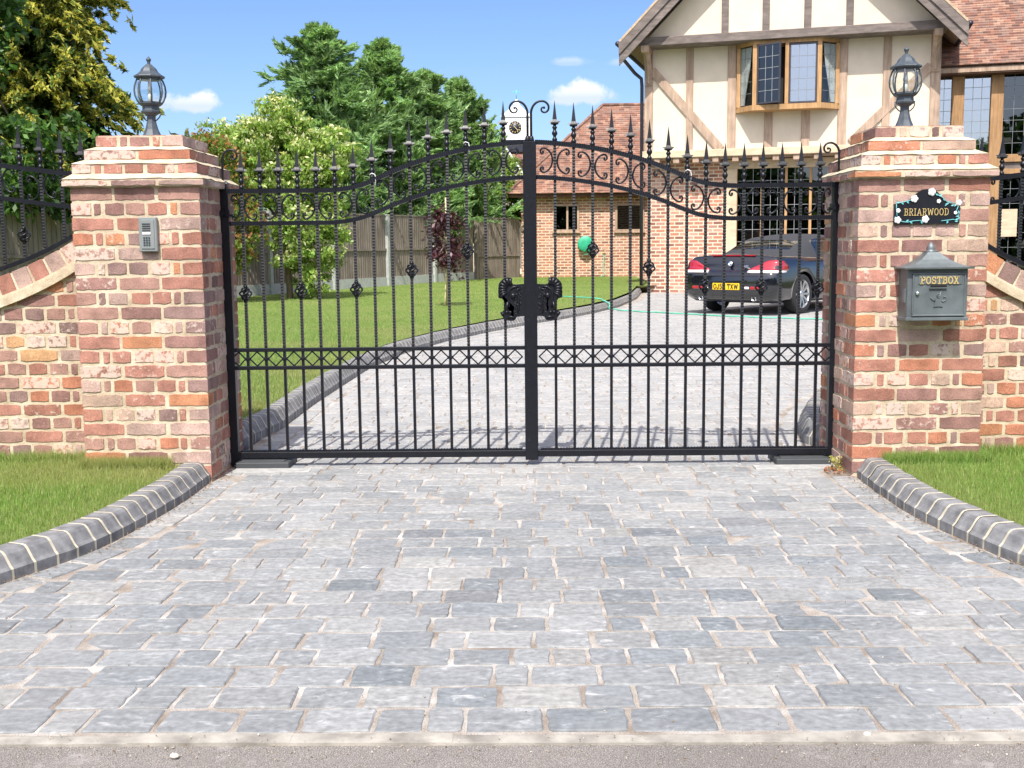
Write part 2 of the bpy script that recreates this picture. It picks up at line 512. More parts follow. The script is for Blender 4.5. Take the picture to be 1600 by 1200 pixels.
g = MB(); g.add([(-400, -400, -.08), (400, -400, -.08), (400, 700, -.08), (-400, 700, -.08)], [(0, 1, 2, 3)])
tag(g.build('ground', MT['field']), kind='structure')
g = MB()
for i in range(24):
    for j in range(2):
        x = -30 + i * 2.5; g.box(x, x + 2.5, -5 + j * 3.81, -5 + (j + 1) * 3.81, -.3, -.010)
tag(g.build('road', MT['asphalt']), kind='structure')
g = MB()
xs = [-16, -8, -4] + [-3 + .4 * i for i in range(16)] + [4, 8, 16]
for a, b in zip(xs, xs[1:]):
    g.box(a, b, 2.615, 2.668 + rnd.uniform(-.002, .002), -.3, -.002 + rnd.uniform(-.002, .001))
tag(g.build('road_edging', MT['concrete']), kind='structure')

KFL = [(-3.6, 2.70), (-2.55, 3.02), (-2.14, 3.50), (-1.94, 3.93), (-1.87, 4.1), (-1.80, 4.27), (-1.75, 4.45), (-1.71, 4.75), (-1.675, 5.22), (-1.672, 5.80)]
KFR = [(3.4, 2.70), (2.45, 3.05), (2.03, 3.6), (1.84, 4.05), (1.79, 4.24), (1.75, 4.45), (1.71, 4.67), (1.675, 4.95), (1.668, 5.3), (1.675, 5.76)]
KBL = [(-1.66, 6.42), (-1.675, 7.4), (-1.685, 8.5), (-1.66, 9.7), (-1.62, 11.1), (-1.45, 12.7), (-1.07, 14.33), (-.55, 15.9), (-.05, 17.2), (.48, 18.35), (1.10, 19.9), (1.72, 21.9), (2.35, 25.0), (2.78, 28.2)]
KBR = [(1.60, 6.45), (1.64, 6.75), (1.72, 7.2), (1.88, 7.75), (2.12, 8.4), (2.6, 9.3), (3.3, 10.2), (4.4, 11.2), (6.2, 12.3), (9, 13.2)]


def edgeX(y, side):
    if y < 5.8: return lerp_path(KFL if side < 0 else KFR, y)
    if y < 6.42: return -1.665 if side < 0 else 1.665
    return lerp_path(KBL if side < 0 else KBR, y)


bed = MB(); yy = 2.66
while yy < 28.3:
    y2 = min(yy + .5, 28.4)
    bed.add([(edgeX(yy, -1) - .05, yy, -.0035), (min(edgeX(yy, 1), 14) + .05, yy, -.0035), (min(edgeX(y2, 1), 14) + .05, y2, -.0035), (edgeX(y2, -1) - .05, y2, -.0035)], [(0, 1, 2, 3)])
    yy = y2
SCOL = [(.162, .180, .194), (.192, .207, .219), (.218, .230, .238), (.176, .193, .207), (.234, .242, .245), (.122, .135, .152), (.255, .256, .25), (.20, .212, .222)]
SW = [5, 6, 6, 5, 4, .5, 2, 5]


def sett(mb, quad, y, fine=True):
    """quad: four corners (x,y) counter clockwise"""
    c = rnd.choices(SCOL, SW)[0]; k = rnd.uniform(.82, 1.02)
    pale = rnd.uniform(0, .25) + min(1, max(0, (y - 4.2) / 3.0)) * .42  # random tone; farther stones paler, low-angle glare put into their colour
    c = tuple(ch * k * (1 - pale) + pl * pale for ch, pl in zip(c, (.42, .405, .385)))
    z = rnd.uniform(-.0025, .0025)
    q = [Vector((a, b, 0)) for a, b in quad]
    ctr = sum(q, Vector()) / 4
    if fine:
        out = []
        for i in range(4):
            a, b, p = q[i], q[(i + 1) % 4], q[i - 1]
            L = (b - a).length; cut = min(.009, L * .2) * rnd.uniform(.2, 1.2)
            Lp = (p - a).length; cutp = min(.009, Lp * .2) * rnd.uniform(.2, 1.2)
            out.append(a + (p - a).normalized() * cutp + (b - a).normalized() * cut * .12)
            out.append(a + (b - a).normalized() * cut + (p - a).normalized() * cutp * .12)
            n = 3 if L > .12 else 1
            nn = Vector((-(b - a).y, (b - a).x, 0)).normalized()
            for j in range(1, n + 1):
                out.append(a.lerp(b, j / (n + 1)) + nn * rnd.uniform(-.003, .0035))
        N = len(out)
        V = [(p.x, p.y, -.013) for p in out]
        for p in out:
            w = ctr.lerp(p, .985); V.append((w.x, w.y, z - .003))
        tx, ty = rnd.uniform(-.02, .02), rnd.uniform(-.02, .02)
        for p in out:
            w = ctr.lerp(p, .94); V.append((w.x, w.y, z + (w.x - ctr.x) * tx + (w.y - ctr.y) * ty))
        F = [tuple(range(2 * N, 3 * N))]
        for r in (0, 1):
            for i in range(N):
                j = (i + 1) % N
                F.append((r * N + i, r * N + j, (r + 1) * N + j, (r + 1) * N + i))
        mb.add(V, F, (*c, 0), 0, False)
    else:
        V = [(p.x, p.y, -.012) for p in q]
        for p in q:
            w = ctr.lerp(p, .95); V.append((w.x + rnd.uniform(-.003, .003), w.y, z))
        mb.add(V, [(4, 5, 6, 7), (0, 1, 5, 4), (1, 2, 6, 5), (2, 3, 7, 6), (3, 0, 4, 7)], (*c, 0), 0, False)


setts = MB()
EW = .135
for side, P in ((-1, KFL), (1, KFR), (-1, KBL), (1, KBR)):       # one edging course along each kerb
    pts = [Vector((x, y, 0)) for x, y in P]
    i = 0; pos = pts[0].copy(); seg = 0
    dense = []
    for a, b in zip(pts, pts[1:]):
        n = max(1, int((b - a).length / .02))
        dense += [a.lerp(b, k / n) for k in range(n)]
    k = 0
    while k < len(dense) - 4:
        n = int(rnd.uniform(6, 12)); e = min(k + n, len(dense) - 1)
        a, b = dense[k], dense[e]
        t = (b - a).normalized(); nn = Vector((t.y, -t.x, 0)) * (-side)
        if nn.x * side > 0: nn = -nn
        gp = .006; w = EW * rnd.uniform(.86, 1.02)
        A = a + t * gp; B = b - t * gp
        qd = [A + nn * .012, B + nn * .012, B + nn * w, A + nn * w]
        if side < 0: qd = qd[::-1]
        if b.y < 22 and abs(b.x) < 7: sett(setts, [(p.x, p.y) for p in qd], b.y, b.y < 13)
        k = e
y = 2.672; row = 0
while y < 28.2:
    h = .147 + rnd.uniform(-.010, .010)
    if y > 16: h = .16
    xa = max(edgeX(y, -1), edgeX(y + h, -1)) + EW + .008; xb = min(edgeX(y, 1), edgeX(y + h, 1), .46 * y + 2.5) - EW - .008
    if 5.75 < y < 6.45: xa -= EW; xb += EW
    x = xa - rnd.uniform(0, .1) * 0
    lastw = .2
    while x < xb - .03:
        w = rnd.choice([rnd.uniform(.095, .14), rnd.uniform(.165, .22), rnd.uniform(.18, .235)])
        if y > 16: w = rnd.uniform(.16, .3)
        if xb - (x + w) < .08: w = xb - x
        gx = rnd.uniform(.0030, .0058); gy = rnd.uniform(.0022, .0042)
        j = lambda: rnd.uniform(-.004, .004)
        sl0, sl1 = (rnd.uniform(-.004, .004) for _ in range(2))
        qd = [(x + gx + sl0, y + gy + j() * .5), (x + w - gx + sl1, y + gy + j() * .5), (x + w - gx - sl1, y + h - gy + j() * .5), (x + gx - sl0, y + h - gy + j() * .5)]
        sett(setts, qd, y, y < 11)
        x += w
    y += h; row += 1
drive = bed.build('driveway', MT['joint']); tag(drive, kind='structure')
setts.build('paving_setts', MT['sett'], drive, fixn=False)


def kerb(name, P, side, h=.10, pitch=.108, y0=None, y1=None, far=False):
    """bull-nosed block kerb along P; side = direction of the lawn"""
    pts = [Vector((x, y, 0)) for x, y in P]; dense = [pts[0]]; 
    for a, b in zip(pts, pts[1:]):
        n = max(1, int((b - a).length / .004)); dense += [a.lerp(b, k / n) for k in range(1, n + 1)]
    arc = [0]
    for a, b in zip(dense, dense[1:]): arc.append(arc[-1] + (b - a).length)
    at = lambda s: dense[min(range(len(arc)), key=lambda i: abs(arc[i] - s))] if len(arc) < 400 else dense[min(len(arc) - 1, int(np.searchsorted(arc, s)))]
    prof = [(0, -.05), (0, h * .36), (.012, h * .48), (.036, h * .86), (.048, h * .97), (.062, h), (.128, h), (.128, -.05)]
    mb = MB(); mj = MB(); s = 0; L = arc[-1]

    def ring(p, n, z=0, sh=0):
        return [(p.x + n.x * (a + sh), p.y + n.y * (a + sh), b - (sh if 0 < i < 7 else 0) + z) for i, (a, b) in enumerate(prof)]

    def frame(sv):
        a = at(max(0, sv - .03)); b = at(min(L, sv + .03)); t = (b - a).normalized()
        n = Vector((-t.y, t.x, 0)); n = n if n.x * side > 0 else -n
        return at(sv), n
    m = len(prof)
    while s < L - .04:
        p0, n0 = frame(s + .0062); p1, n1 = frame(min(s + pitch - .0062, L))
        dz = rnd.uniform(-.0005, .003); sh = rnd.uniform(-.003, .0005)
        A = ring(p0, n0, dz, 0); B = ring(p1, n1, dz, 0)
        A = [(x + n0.x * sh, yv + n0.y * sh, z) for x, yv, z in A]; B = [(x + n1.x * sh, yv + n1.y * sh, z) for x, yv, z in B]
        F = [(i, i + 1, m + i + 1, m + i) for i in range(m - 1)] + [tuple(range(m))[::-1], tuple(range(m, 2 * m))]
        mb.add(A + B, F)
        s += pitch
    s = pitch
    while s < L - .04:                                    # raised pointing between the blocks
        pr = rnd.uniform(.0012, .0026)
        rr = [ring(*frame(s + q), 0, -pr) for q in (-.0066, -.002, .002, .0066)]
        mj.add(sum(rr, []), [(j * m + k, j * m + k + 1, (j + 1) * m + k + 1, (j + 1) * m + k) for j in range(3) for k in range(m - 1)])
        s += pitch
    o = mb.build(name, MT['kerb']); tag(o, kind='structure')
    mj.build('mortar_bedding', MT['kerbjoint'], o)
    return o


kerb('kerb', KFL, -1); kerb('kerb', KFR, 1)
kerb('kerb', [(-1.95, 6.40), (-1.80, 6.45)] + KBL[1:], -1, .125, .108)
kerb('kerb', [(1.95, 6.40), (1.74, 6.48)] + KBR[1:], 1, .125, .108)

# ------------------------------------------------------------------ lawns
FA = (-1.7, 34.2); FB = (-13.9, 7.7)                       # garden fence line


def fenceX(y): return FA[0] + (y - FA[1]) * (FB[0] - FA[0]) / (FB[1] - FA[1])


def lawnz(y): return .115 + .09 * min(1, max(0, (y - 7) / 28))


g = MB(); ys = np.concatenate([np.arange(6.4, 28.3, .6), np.arange(28.4, 36.3, .8), [36.4]])
for a, b in zip(ys, ys[1:]):
    def ends(yv):
        xr = (lerp_path(KBL, yv) - .12) if yv < 28.2 else 3.3
        return fenceX(yv) - .3 if yv < 34.2 else -1.9, xr
    (l0, r0), (l1, r1) = ends(a), ends(b)
    n = 8
    for i in range(n):
        t0, t1 = i / n, (i + 1) / n
        g.add([(l0 + (r0 - l0) * t0, a, lawnz(a)), (l0 + (r0 - l0) * t1, a, lawnz(a)), (l1 + (r1 - l1) * t1, b, lawnz(b)), (l1 + (r1 - l1) * t0, b, lawnz(b))], [(0, 1, 2, 3)], sm=True)
tag(g.build('back_lawn', MT['turf']), kind='structure')
g = MB()
for i in range(30):
    a = 2.75 + i * .11; b = a + .11
    g.add([(-14, a, .085), (lerp_path(KFL, a) - .10, a, .085), (lerp_path(KFL, b) - .10, b, .085), (-14, b, .085)], [(0, 1, 2, 3)])
    g.add([(lerp_path(KFR, a) + .10, a, .085), (14, a, .085), (14, b, .085), (lerp_path(KFR, b) + .10, b, .085)], [(0, 1, 2, 3)])
tag(g.build('front_verge', MT['turf']), kind='structure')


def blades(name, X, Y, Z, hmin, hmax, wd, cols, dry=None):
    n = len(X)
    a = rng.uniform(0, 2 * np.pi, n); h = rng.uniform(hmin, hmax, n); ln = rng.uniform(0, .7, n) * h
    la = rng.uniform(0, 2 * np.pi, n); w = rng.uniform(.6, 1.2, n) * wd
    V = np.empty((n, 3, 3))
    V[:, 0] = np.stack([X - np.cos(a) * w, Y - np.sin(a) * w, Z - .01], 1)
    V[:, 1] = np.stack([X + np.cos(a) * w, Y + np.sin(a) * w, Z - .01], 1)
    V[:, 2] = np.stack([X + np.cos(la) * ln, Y + np.sin(la) * ln, Z + h], 1)
    cc = np.array(cols)[rng.integers(0, len(cols), n)] * rng.uniform(.75, 1.25, (n, 1))
    # drier patches
    pt = (np.sin(X * 2.1 + 1.3 * np.sin(Y * 1.7)) + np.sin(Y * 2.9 + X)) * .5
    k = np.clip(pt - .25, 0, .6)[:, None]
    if dry is not None: k = np.clip(k + dry[:, None], 0, .85)
    cc = cc * (1 - k) + np.array((.36, .35, .16)) * k
    o = poly_cloud(name, V, cc, MT['blade'], None, (0, 0, 0), 3)
    return tag(o, 'short mown grass growing on the verges and lawn', 'grass', kind='stuff')


GC = [(.19, .33, .075), (.23, .37, .09), (.27, .38, .115), (.165, .29, .065), (.32, .36, .15)]
n = 90000
X = rng.uniform(-4.2, -1.7, n); Y = rng.uniform(3.0, 5.98, n)
ke = np.array([lerp_path(KFL, y) - .128 for y in Y]); k1 = X < ke
X2 = rng.uniform(1.7, 4.2, n); Y2 = rng.uniform(3.0, 5.98, n)
ke2 = np.array([lerp_path(KFR, y) + .128 for y in Y2]); k2 = X2 > ke2
XX = np.concatenate([X[k1], X2[k2]]); YY = np.concatenate([Y[k1], Y2[k2]])
# keep clear of the pillars, longer tufts against the brickwork
inp = (np.abs(XX) > 1.66) & (np.abs(XX) < 2.33) & (YY > 5.71)
XX, YY = XX[~inp], YY[~inp]
dk = np.where(XX < 0, np.array([lerp_path(KFL, y) for y in YY]) - .128 - XX, XX - np.array([lerp_path(KFR, y) for y in YY]) - .128)
blades('verge_grass', XX, YY, np.full(len(XX), .085), .012, .034, .003, GC, np.clip(.55 - dk * 1.6, 0, .55) * rng.uniform(.2, 1, len(XX)))
n = 3500
Xe = np.concatenate([rng.uniform(-2.33, -1.86, n), rng.uniform(-4.2, -2.33, n), rng.uniform(1.80, 2.33, n), rng.uniform(2.33, 4.2, n)])
Ye = np.concatenate([rng.uniform(5.62, 5.715, n), rng.uniform(5.84, 5.945, n), rng.uniform(5.62, 5.715, n), rng.uniform(5.84, 5.945, n)])
blades('verge_grass', Xe, Ye, np.full(len(Xe), .085), .025, .07, .003, GC)
n = 90000
Y = 6.5 + (rng.uniform(0, 1, n) ** 1.6) * 29; xr = np.array([(lerp_path(KBL, y) - .14) if y < 28.2 else 3.0 for y in Y])
xl = np.maximum(np.where(Y < 34, fenceX(Y), -1.6), -.42 * Y)
X = xl + rng.uniform(0, 1, n) * (xr - xl)
blades('lawn_grass', X, Y, np.array([lawnz(y) for y in Y]), .015, .04, .006, GC, np.clip(.75 - (xr - X) * .75, 0, .7) * rng.uniform(.3, 1, n))

# ------------------------------------------------------------------ brickwork
BC = [((.36, .150, .10), 5), ((.45, .165, .085), 2.6), ((.50, .20, .085), 1.0), ((.37, .195, .15), 6), ((.29, .145, .12), 4.5), ((.43, .28, .23), 4),
      ((.27, .16, .14), 2.5), ((.50, .33, .24), 2), ((.53, .28, .12), .5), ((.40, .17, .12), 4), ((.21, .125, .11), 1)]


def bcol():
    c = rnd.choices([b[0] for b in BC], [b[1] for b in BC])[0]; k = rnd.uniform(.88, 1.12)
    lime = rnd.choice([0.1, .2, .3, .4, .55, .3, .9])
    g_ = (c[0] + c[1] + c[2]) / 3; c = [q * .84 + g_ * .16 for q in c]
    return (c[0] * k, c[1] * k, c[2] * k, lime)


def brick(mb, O, U, N, u0, u1, w0, w1, col, el=False, er=False, proud=.004):
    """one rough brick face; el/er: that end turns a corner"""
    W = Vector((0, 0, 1)) if not isinstance(O, tuple) else None
    nb = max(2, int((u1 - u0) / .028)); P = []
    jit = lambda: rnd.uniform(-.0032, .0028)
    ex0 = -proud if el else 0; ex1 = proud if er else 0
    cr = .0055
    for i in range(nb + 1):                   # bottom
        t = i / nb; x = u0 + (u1 - u0) * t; z = w0 + jit()
        if i == 0 and not el: z += cr * rnd.uniform(.3, 1)
        if i == nb and not er: z += cr * rnd.uniform(.3, 1)
        P.append((x + (ex0 if i == 0 else 0) + (ex1 if i == nb else 0), z))
    h3 = (w1 - w0) / 3
    for q in (1, 2): P.append((u1 + (ex1 if er else rnd.uniform(-.002, .0015)), w0 + h3 * q))
    for i in range(nb + 1):
        t = 1 - i / nb; x = u0 + (u1 - u0) * t; z = w1 + jit()
        if i == nb and not el: z -= cr * rnd.uniform(.3, 1)
        if i == 0 and not er: z -= cr * rnd.uniform(.3, 1)
        P.append((x + (ex0 if i == nb else 0) + (ex1 if i == 0 else 0), z))
    for q in (2, 1): P.append((u0 + (ex0 if el else rnd.uniform(-.0015, .002)), w0 + h3 * q))
    n = len(P); pr = proud + rnd.uniform(-.0015, .0015)
    cu, cw = (u0 + u1) / 2, (w0 + w1) / 2
    up = Vector((0, 0, 1))
    V = []
    for u, w in P: V.append(tuple(O + U * u + up * w - N * .006))
    for u, w in P:
        iu = 0 if ((el and abs(u - (u0 + ex0)) < 1e-6) or (er and abs(u - (u1 + ex1)) < 1e-6)) else .0022
        uu = u + (iu if u < cu else -iu); ww = w + (.0022 if w < cw else -.0022)
        V.append(tuple(O + U * uu + up * ww + N * (pr if iu else proud)))
    F = [tuple(range(n, 2 * n))]
    for i in range(n):
        j = (i + 1) % n; F.append((i, j, n + j, n + i))
    mb.add(V, F, col)


def course(kind, L):
    """list of (u0,u1) filling L"""
    j = .015
    if kind == 'S':
        n = max(1, round(L / .225)); w = (L - (n - 1) * j) / n
        return [(i * (w + j), i * (w + j) + w) for i in range(n)]
    h = .098; c = .036; seq = [h, c] + [h] * max(1, round((L - 2 * (h + c) - 3 * j) / (h + j))) + [c, h]
    k = (L - (len(seq) - 1) * j) / sum(seq); out = []; x = 0
    for s in seq: out.append((x, x + s * k)); x += s * k + j
    return out


def ring_course(mb, x0, x1, y0, y1, z0, z1, kind, faces='FLRB'):
    """one course of bricks round a pier"""
    Z = Vector((0, 0, 0))
    cc = {k: bcol() for k in ('fl', 'fr', 'bl', 'br')}
    k2 = 'H' if kind == 'S' else 'S'
    for fc in faces:
        if fc == 'F': O, U, N, L, a, b, k = Vector((x0, y0, 0)), Vector((1, 0, 0)), Vector((0, -1, 0)), x1 - x0, 'fl', 'fr', kind
        if fc == 'R': O, U, N, L, a, b, k = Vector((x1, y0, 0)), Vector((0, 1, 0)), Vector((1, 0, 0)), y1 - y0, 'fr', 'br', k2
        if fc == 'B': O, U, N, L, a, b, k = Vector((x1, y1, 0)), Vector((-1, 0, 0)), Vector((0, 1, 0)), x1 - x0, 'br', 'bl', kind
        if fc == 'L': O, U, N, L, a, b, k = Vector((x0, y1, 0)), Vector((0, -1, 0)), Vector((-1, 0, 0)), y1 - y0, 'bl', 'fl', k2
        us = course(k, L)
        for i, (u0, u1) in enumerate(us):
            e0, e1 = i == 0, i == len(us) - 1
            c = cc[a] if e0 else cc[b] if e1 else bcol()
            o = 0 if e0 else rnd.uniform(-.004, .004)
            brick(mb, O, U, N, u0 + o, u1 + (0 if e1 else o), z0, z1, c, e0, e1)


def pillar(x0, x1, label):
    y0, y1 = 5.72, 6.365; cx, cy = (x0 + x1) / 2, (y0 + y1) / 2
    t = thing('brick_pillar', label, 'gate pillar', (cx, cy, 0), 0, 'brick gate pillars')
    mb = MB(); mm = MB()
    mm.box(x0, x1, y0, y1, -.2, 1.522)
    z = 1.513 - 21 * .0752; i = 0
    while z < 1.5:
        ring_course(mb, x0, x1, y0, y1, z + .0125, z + .0748, 'S' if i % 2 == 0 else 'H')
        z += .0752; i += 1
    sh = mb.build('shaft', MT['brick'], t, fixn=False)
    mm.build('mortar', MT['mortar'], sh)
    cb = MB(); cm = MB()

    def rng_(e, za, zb, m, mi=0, taper=None):
        a, b, c, d = x0 - e, x1 + e, y0 - e, y1 + e
        if taper is None: m.box(a, b, c, d, za, zb)
        else:
            f = taper; n = 10
            lo = []; hi = []
            for (p, q) in (((a, c), (b, c)), ((b, c), (b, d)), ((b, d), (a, d)), ((a, d), (a, c))):
                for k in range(n):
                    s = k / n; X = p[0] + (q[0] - p[0]) * s; Y = p[1] + (q[1] - p[1]) * s
                    lo.append((X, Y, za + rnd.uniform(-.003, .003)))
                    k2 = (e - f); ux = max(a + k2, min(b - k2, X)); uy = max(c + k2, min(d - k2, Y))
                    hi.append((ux, uy, zb + rnd.uniform(-.003, .003)))
            N = len(lo)
            m.add(lo + hi, [(i, (i + 1) % N, N + (i + 1) % N, N + i) for i in range(N)], sm=False)
    # drip course, three stepped courses, mortar weatherings between
    rng_(.030, 1.520, 1.556, cm); rng_(.034, 1.556, 1.582, cm, taper=-.008)
    for fc in ('S',):
        ring_course(cb, x0 - .030, x1 + .030, y0 - .030, y1 + .030, 1.521, 1.548, 'S')
    steps = [(-.010, 1.580, 1.634), (-.058, 1.654, 1.706), (-.104, 1.722, 1.778)]
    for k, (e, za, zb) in enumerate(steps):
        rng_(e, za, zb, cm)
        ring_course(cb, x0 - e, x1 + e, y0 - e, y1 + e, za + .003, zb - .003, 'HSH'[k])
        if k < 2: rng_(e + .006, zb - .002, steps[k + 1][1] + .004, cm, taper=steps[k + 1][0] - .004)
    tb = MB()
    e = -.104
    nx = 5; wx = (x1 - x0 + 2 * e) / nx
    for i in range(nx):
        for j in range(3):
            wy = (y1 - y0 + 2 * e) / 3
            tb.box(x0 - e + i * wx + .006, x0 - e + (i + 1) * wx - .006, y0 - e + j * wy + .006, y0 - e + (j + 1) * wy - .006, 1.76, 1.782, bcol())
    cp = cb.build('stepped_cap', MT['brick'], t, fixn=False)
    tb.build('top_brick', MT['brick'], cp)
    cm.build('mortar_weathering', MT['mortar'], cp)
    return t


pillar(-2.315, -1.668, 'square brick gate pillar carrying the grey intercom and a lantern')
pillar(1.650, 2.293, 'square brick gate pillar carrying the house name plaque and the postbox')


def sweep_wall(sgn, xin, ztop, drop, label):
    """garden wall whose top sweeps down away from the pillar"""
    y0, y1 = 5.955, 6.17
    f = lambda d: ztop - drop * (1 - math.exp(-d / .62)) - .03 * max(0, d)
    t = thing('garden_wall', label, 'wall', (xin + sgn * 1.2, 6.06, 0), 0, 'brick walls beside the gate pillars')
    Lw = 2.6; mm = MB(); mb = MB(); cb = MB(); cm = MB(); n = 40
    for i in range(n):
        a, b = Lw * i / n, Lw * (i + 1) / n
        za, zb = f(a) - .11, f(b) - .11
        X0, X1 = xin + sgn * a, xin + sgn * b
        mm.add([(X0, y0, -.2), (X1, y0, -.2), (X1, y0, zb), (X0, y0, za), (X0, y1, -.2), (X1, y1, -.2), (X1, y1, zb), (X0, y1, za)],
               [(0, 1, 2, 3), (4, 5, 6, 7), (3, 2, 6, 7)] + ([(0, 3, 7, 4)] if i == 0 else []) + ([(1, 2, 6, 5)] if i == n - 1 else []))
    xl = min(xin, xin + sgn * Lw); O = Vector((xl, y0, 0)); U = Vector((1, 0, 0)); N = Vector((0, -1, 0))
    z = -.06; i = 0
    while z < ztop:
        for u0, u1 in course('HS'[i % 2], Lw):
            off = .05 * (i % 3)
            d = abs(xl + (u0 + u1) / 2 - xin)
            de = max(abs(xl + u0 - xin), abs(xl + u1 - xin))
            if z + .06 < f(d) - .06 and z + .02 < f(de) - .08: brick(mb, O, U, N, u0, u1, z + .0125, z + .0735, bcol())
        z += .0735; i += 1
    d = .0
    while d < Lw - .09:
        e = d + .088
        A = Vector((xin + sgn * (d + .006), 0, f(d + .006))); B = Vector((xin + sgn * (e - .006), 0, f(e - .006)))
        tv = (B - A).normalized(); nv = Vector((-tv.z, 0, tv.x)); nv = nv if nv.z > 0 else -nv
        V = []
        yj = rnd.uniform(-.004, .004)
        for yv in (y0 - .012 + yj, y1 + .012):
            for p, hh in ((A, -.098), (B, -.098), (B, 0), (A, 0)):
                q = p + nv * hh; V.append((q.x, yv, q.z))
        cb.add(V, [(0, 1, 2, 3), (7, 6, 5, 4), (0, 4, 5, 1), (1, 5, 6, 2), (2, 6, 7, 3), (3, 7, 4, 0)], bcol())
        d = e
    pth = []
    for i in range(n + 1):
        dd = Lw * i / n; pth.append((xin + sgn * dd, 0, f(dd)))
    def strip(ya, yb, ha, hb, m):
        for i in range(n):
            V = []
            for k in (i, i + 1):
                x, _, zz = pth[k]; dz = rnd.uniform(-.001, .001) 
                V += [(x, ya, zz + ha), (x, yb, zz + ha), (x, yb, zz + hb), (x, ya, zz + hb)]
            m.add(V, [(0, 4, 5, 1), (1, 5, 6, 2), (2, 6, 7, 3), (3, 7, 4, 0)] + ([(0, 1, 2, 3)] if i == 0 else []) + ([(4, 5, 6, 7)] if i == n - 1 else []), sm=False)
    strip(y0 - .006, y1 + .006, -.105, -.004, cm)          # bedding between the coping bricks
    strip(y0 - .030, y1 + .03, -.165, -.118, cm)           # tile creasing ledge
    strip(y0 - .018, y1 + .018, -.12, -.104, cm)
    br = mb.build('brickwork', MT['brick'], t, fixn=False)
    mm.build('mortar', MT['mortar'], br)
    c = cb.build('coping', MT['brick'], t)
    cm.build('creasing_ledge', MT['mortar'], c)
    return f


fL = sweep_wall(-1, -2.315, 1.315, .42, 'low brick wall sweeping down from the intercom pillar')
fR = sweep_wall(1, 2.305, 1.205, .42, 'low brick wall sweeping down from the postbox pillar')

# ------------------------------------------------------------------ ironwork
GY = 6.12


def interp(T, x):
    x = abs(x)
    for (a, b), (c, d) in zip(T, T[1:]):
        if x <= c: return b + (d - b) * ((x - a) / (c - a))
    return T[-1][1]


RISE = [(0, .242), (.08, .240), (.253, .222), (.428, .192), (.568, .155), (.708, .108), (.813, .060), (.917, .018), (1.05, 0), (3, 0)]
# smooth the table
_fine = [(i * .01, 0) for i in range(200)]
_r = [interp(RISE, x) for x, _ in _fine]
_r = [sum(_r[max(0, i - 6):i + 7]) / len(_r[max(0, i - 6):i + 7]) for i in range(len(_r))]
RISE2 = [(x, r) for (x, _), r in zip(_fine, _r)]
ztop = lambda x: 1.508 + interp(RISE2, x)
zlow = lambda x: 1.335 + interp(RISE2, x) * .955


def notched(mb, x, y, z0, z1, r=.0085, pitch=.016):
    """hammered square bar"""
    V = []; F = []; n = max(2, int((z1 - z0) / (pitch / 2))); 
    for i in range(n + 1):
        z = z0 + (z1 - z0) * i / n; rr = r if i % 2 == 0 else r * .74
        for a, b in ((-1, -1), (1, -1), (1, 1), (-1, 1)): V.append((x + a * rr, y + b * rr, z))
    for i in range(n):
        for k in range(4):
            k2 = (k + 1) % 4; F.append((4 * i + k, 4 * i + k2, 4 * i + 4 + k2, 4 * i + 4 + k))
    F += [(3, 2, 1, 0), (4 * n, 4 * n + 1, 4 * n + 2, 4 * n + 3)]
    mb.add(V, F)


def spear_mb(x, y, z):
    s = MB()
    s.lathe([(.0115, 0), (.0135, .004), (.0135, .012), (.008, .018), (.008, .026), (.014, .034), (.0155, .042), (.012, .05), (.0085, .056), (.0085, .062), (.013, .068), (.013, .073), (.008, .079), (.008, .086)], 10, (x, y, z))
    s.lathe([(.010, .084), (.026, .088), (.030, .093), (.0235, .099), (.0165, .112), (.011, .145), (.0065, .175), (.0008, .212)], 4, (x, y, z), sm=False, ph=math.pi / 4)
    for sx in (-1, 1):
        s.add([(x + sx * .016, y - .006, z + .09), (x + sx * .034, y, z + .104), (x + sx * .016, y + .006, z + .09), (x + sx * .017, y, z + .106)], [(0, 1, 3), (1, 2, 3), (0, 2, 1), (0, 3, 2)])
    return s


def basket_mb(x, y, z):
    s = MB(); H = .066
    for k in range(4):
        P = []
        for i in range(13):
            t = i / 12; a = k * math.pi / 2 + t * math.pi * 1.15; r = .026 * math.sin(math.pi * t) ** .8 + .006
            P.append((x + r * math.cos(a), y + r * math.sin(a), z - H / 2 + H * t))
        s.tube(P, .0052, 6)
    s.lathe([(.010, 0), (.0125, .006), (.010, .012)], 8, (x, y, z - H / 2 - .012)); s.lathe([(.010, 0), (.0125, .006), (.010, .012)], 8, (x, y, z + H / 2))
    s.ball((x, y, z), .015)
    return s


def cscroll(x, z, w, h, sgn, y=GY, r=.0050):
    """C scroll whose back touches x and which opens towards sgn"""
    P = []; px = pz = 0.0; th = math.pi / 2; N = 46
    for i in range(N):
        t = i / N; P.append((px, pz)); ds = 1 / N
        if t < .38: th -= R(78) * ds / .38
        else: u = (t - .38) / .62; th -= R(330) * (ds / .62) * (.62 + .76 * u); ds *= (.66 - .42 * u)
        px += math.cos(th) * ds; pz += math.sin(th) * ds
    mx = max(p[0] for p in P); mz = max(p[1] for p in P); 
    P = [(p[0] / mx * w, p[1] / mz * h / 2) for p in P]
    full = [(a, -b) for a, b in P[:0:-1]] + P
    s = MB(); s.tube([(x + sgn * (a + .0), y, z + b) for a, b in full], r, 6, flat=(0, 1, 0))
    e = full[-1]
    for e in (full[0], full[-1]): s.ball((x + sgn * e[0], y, z + e[1]), r * 1.35, 6, 4)
    return s


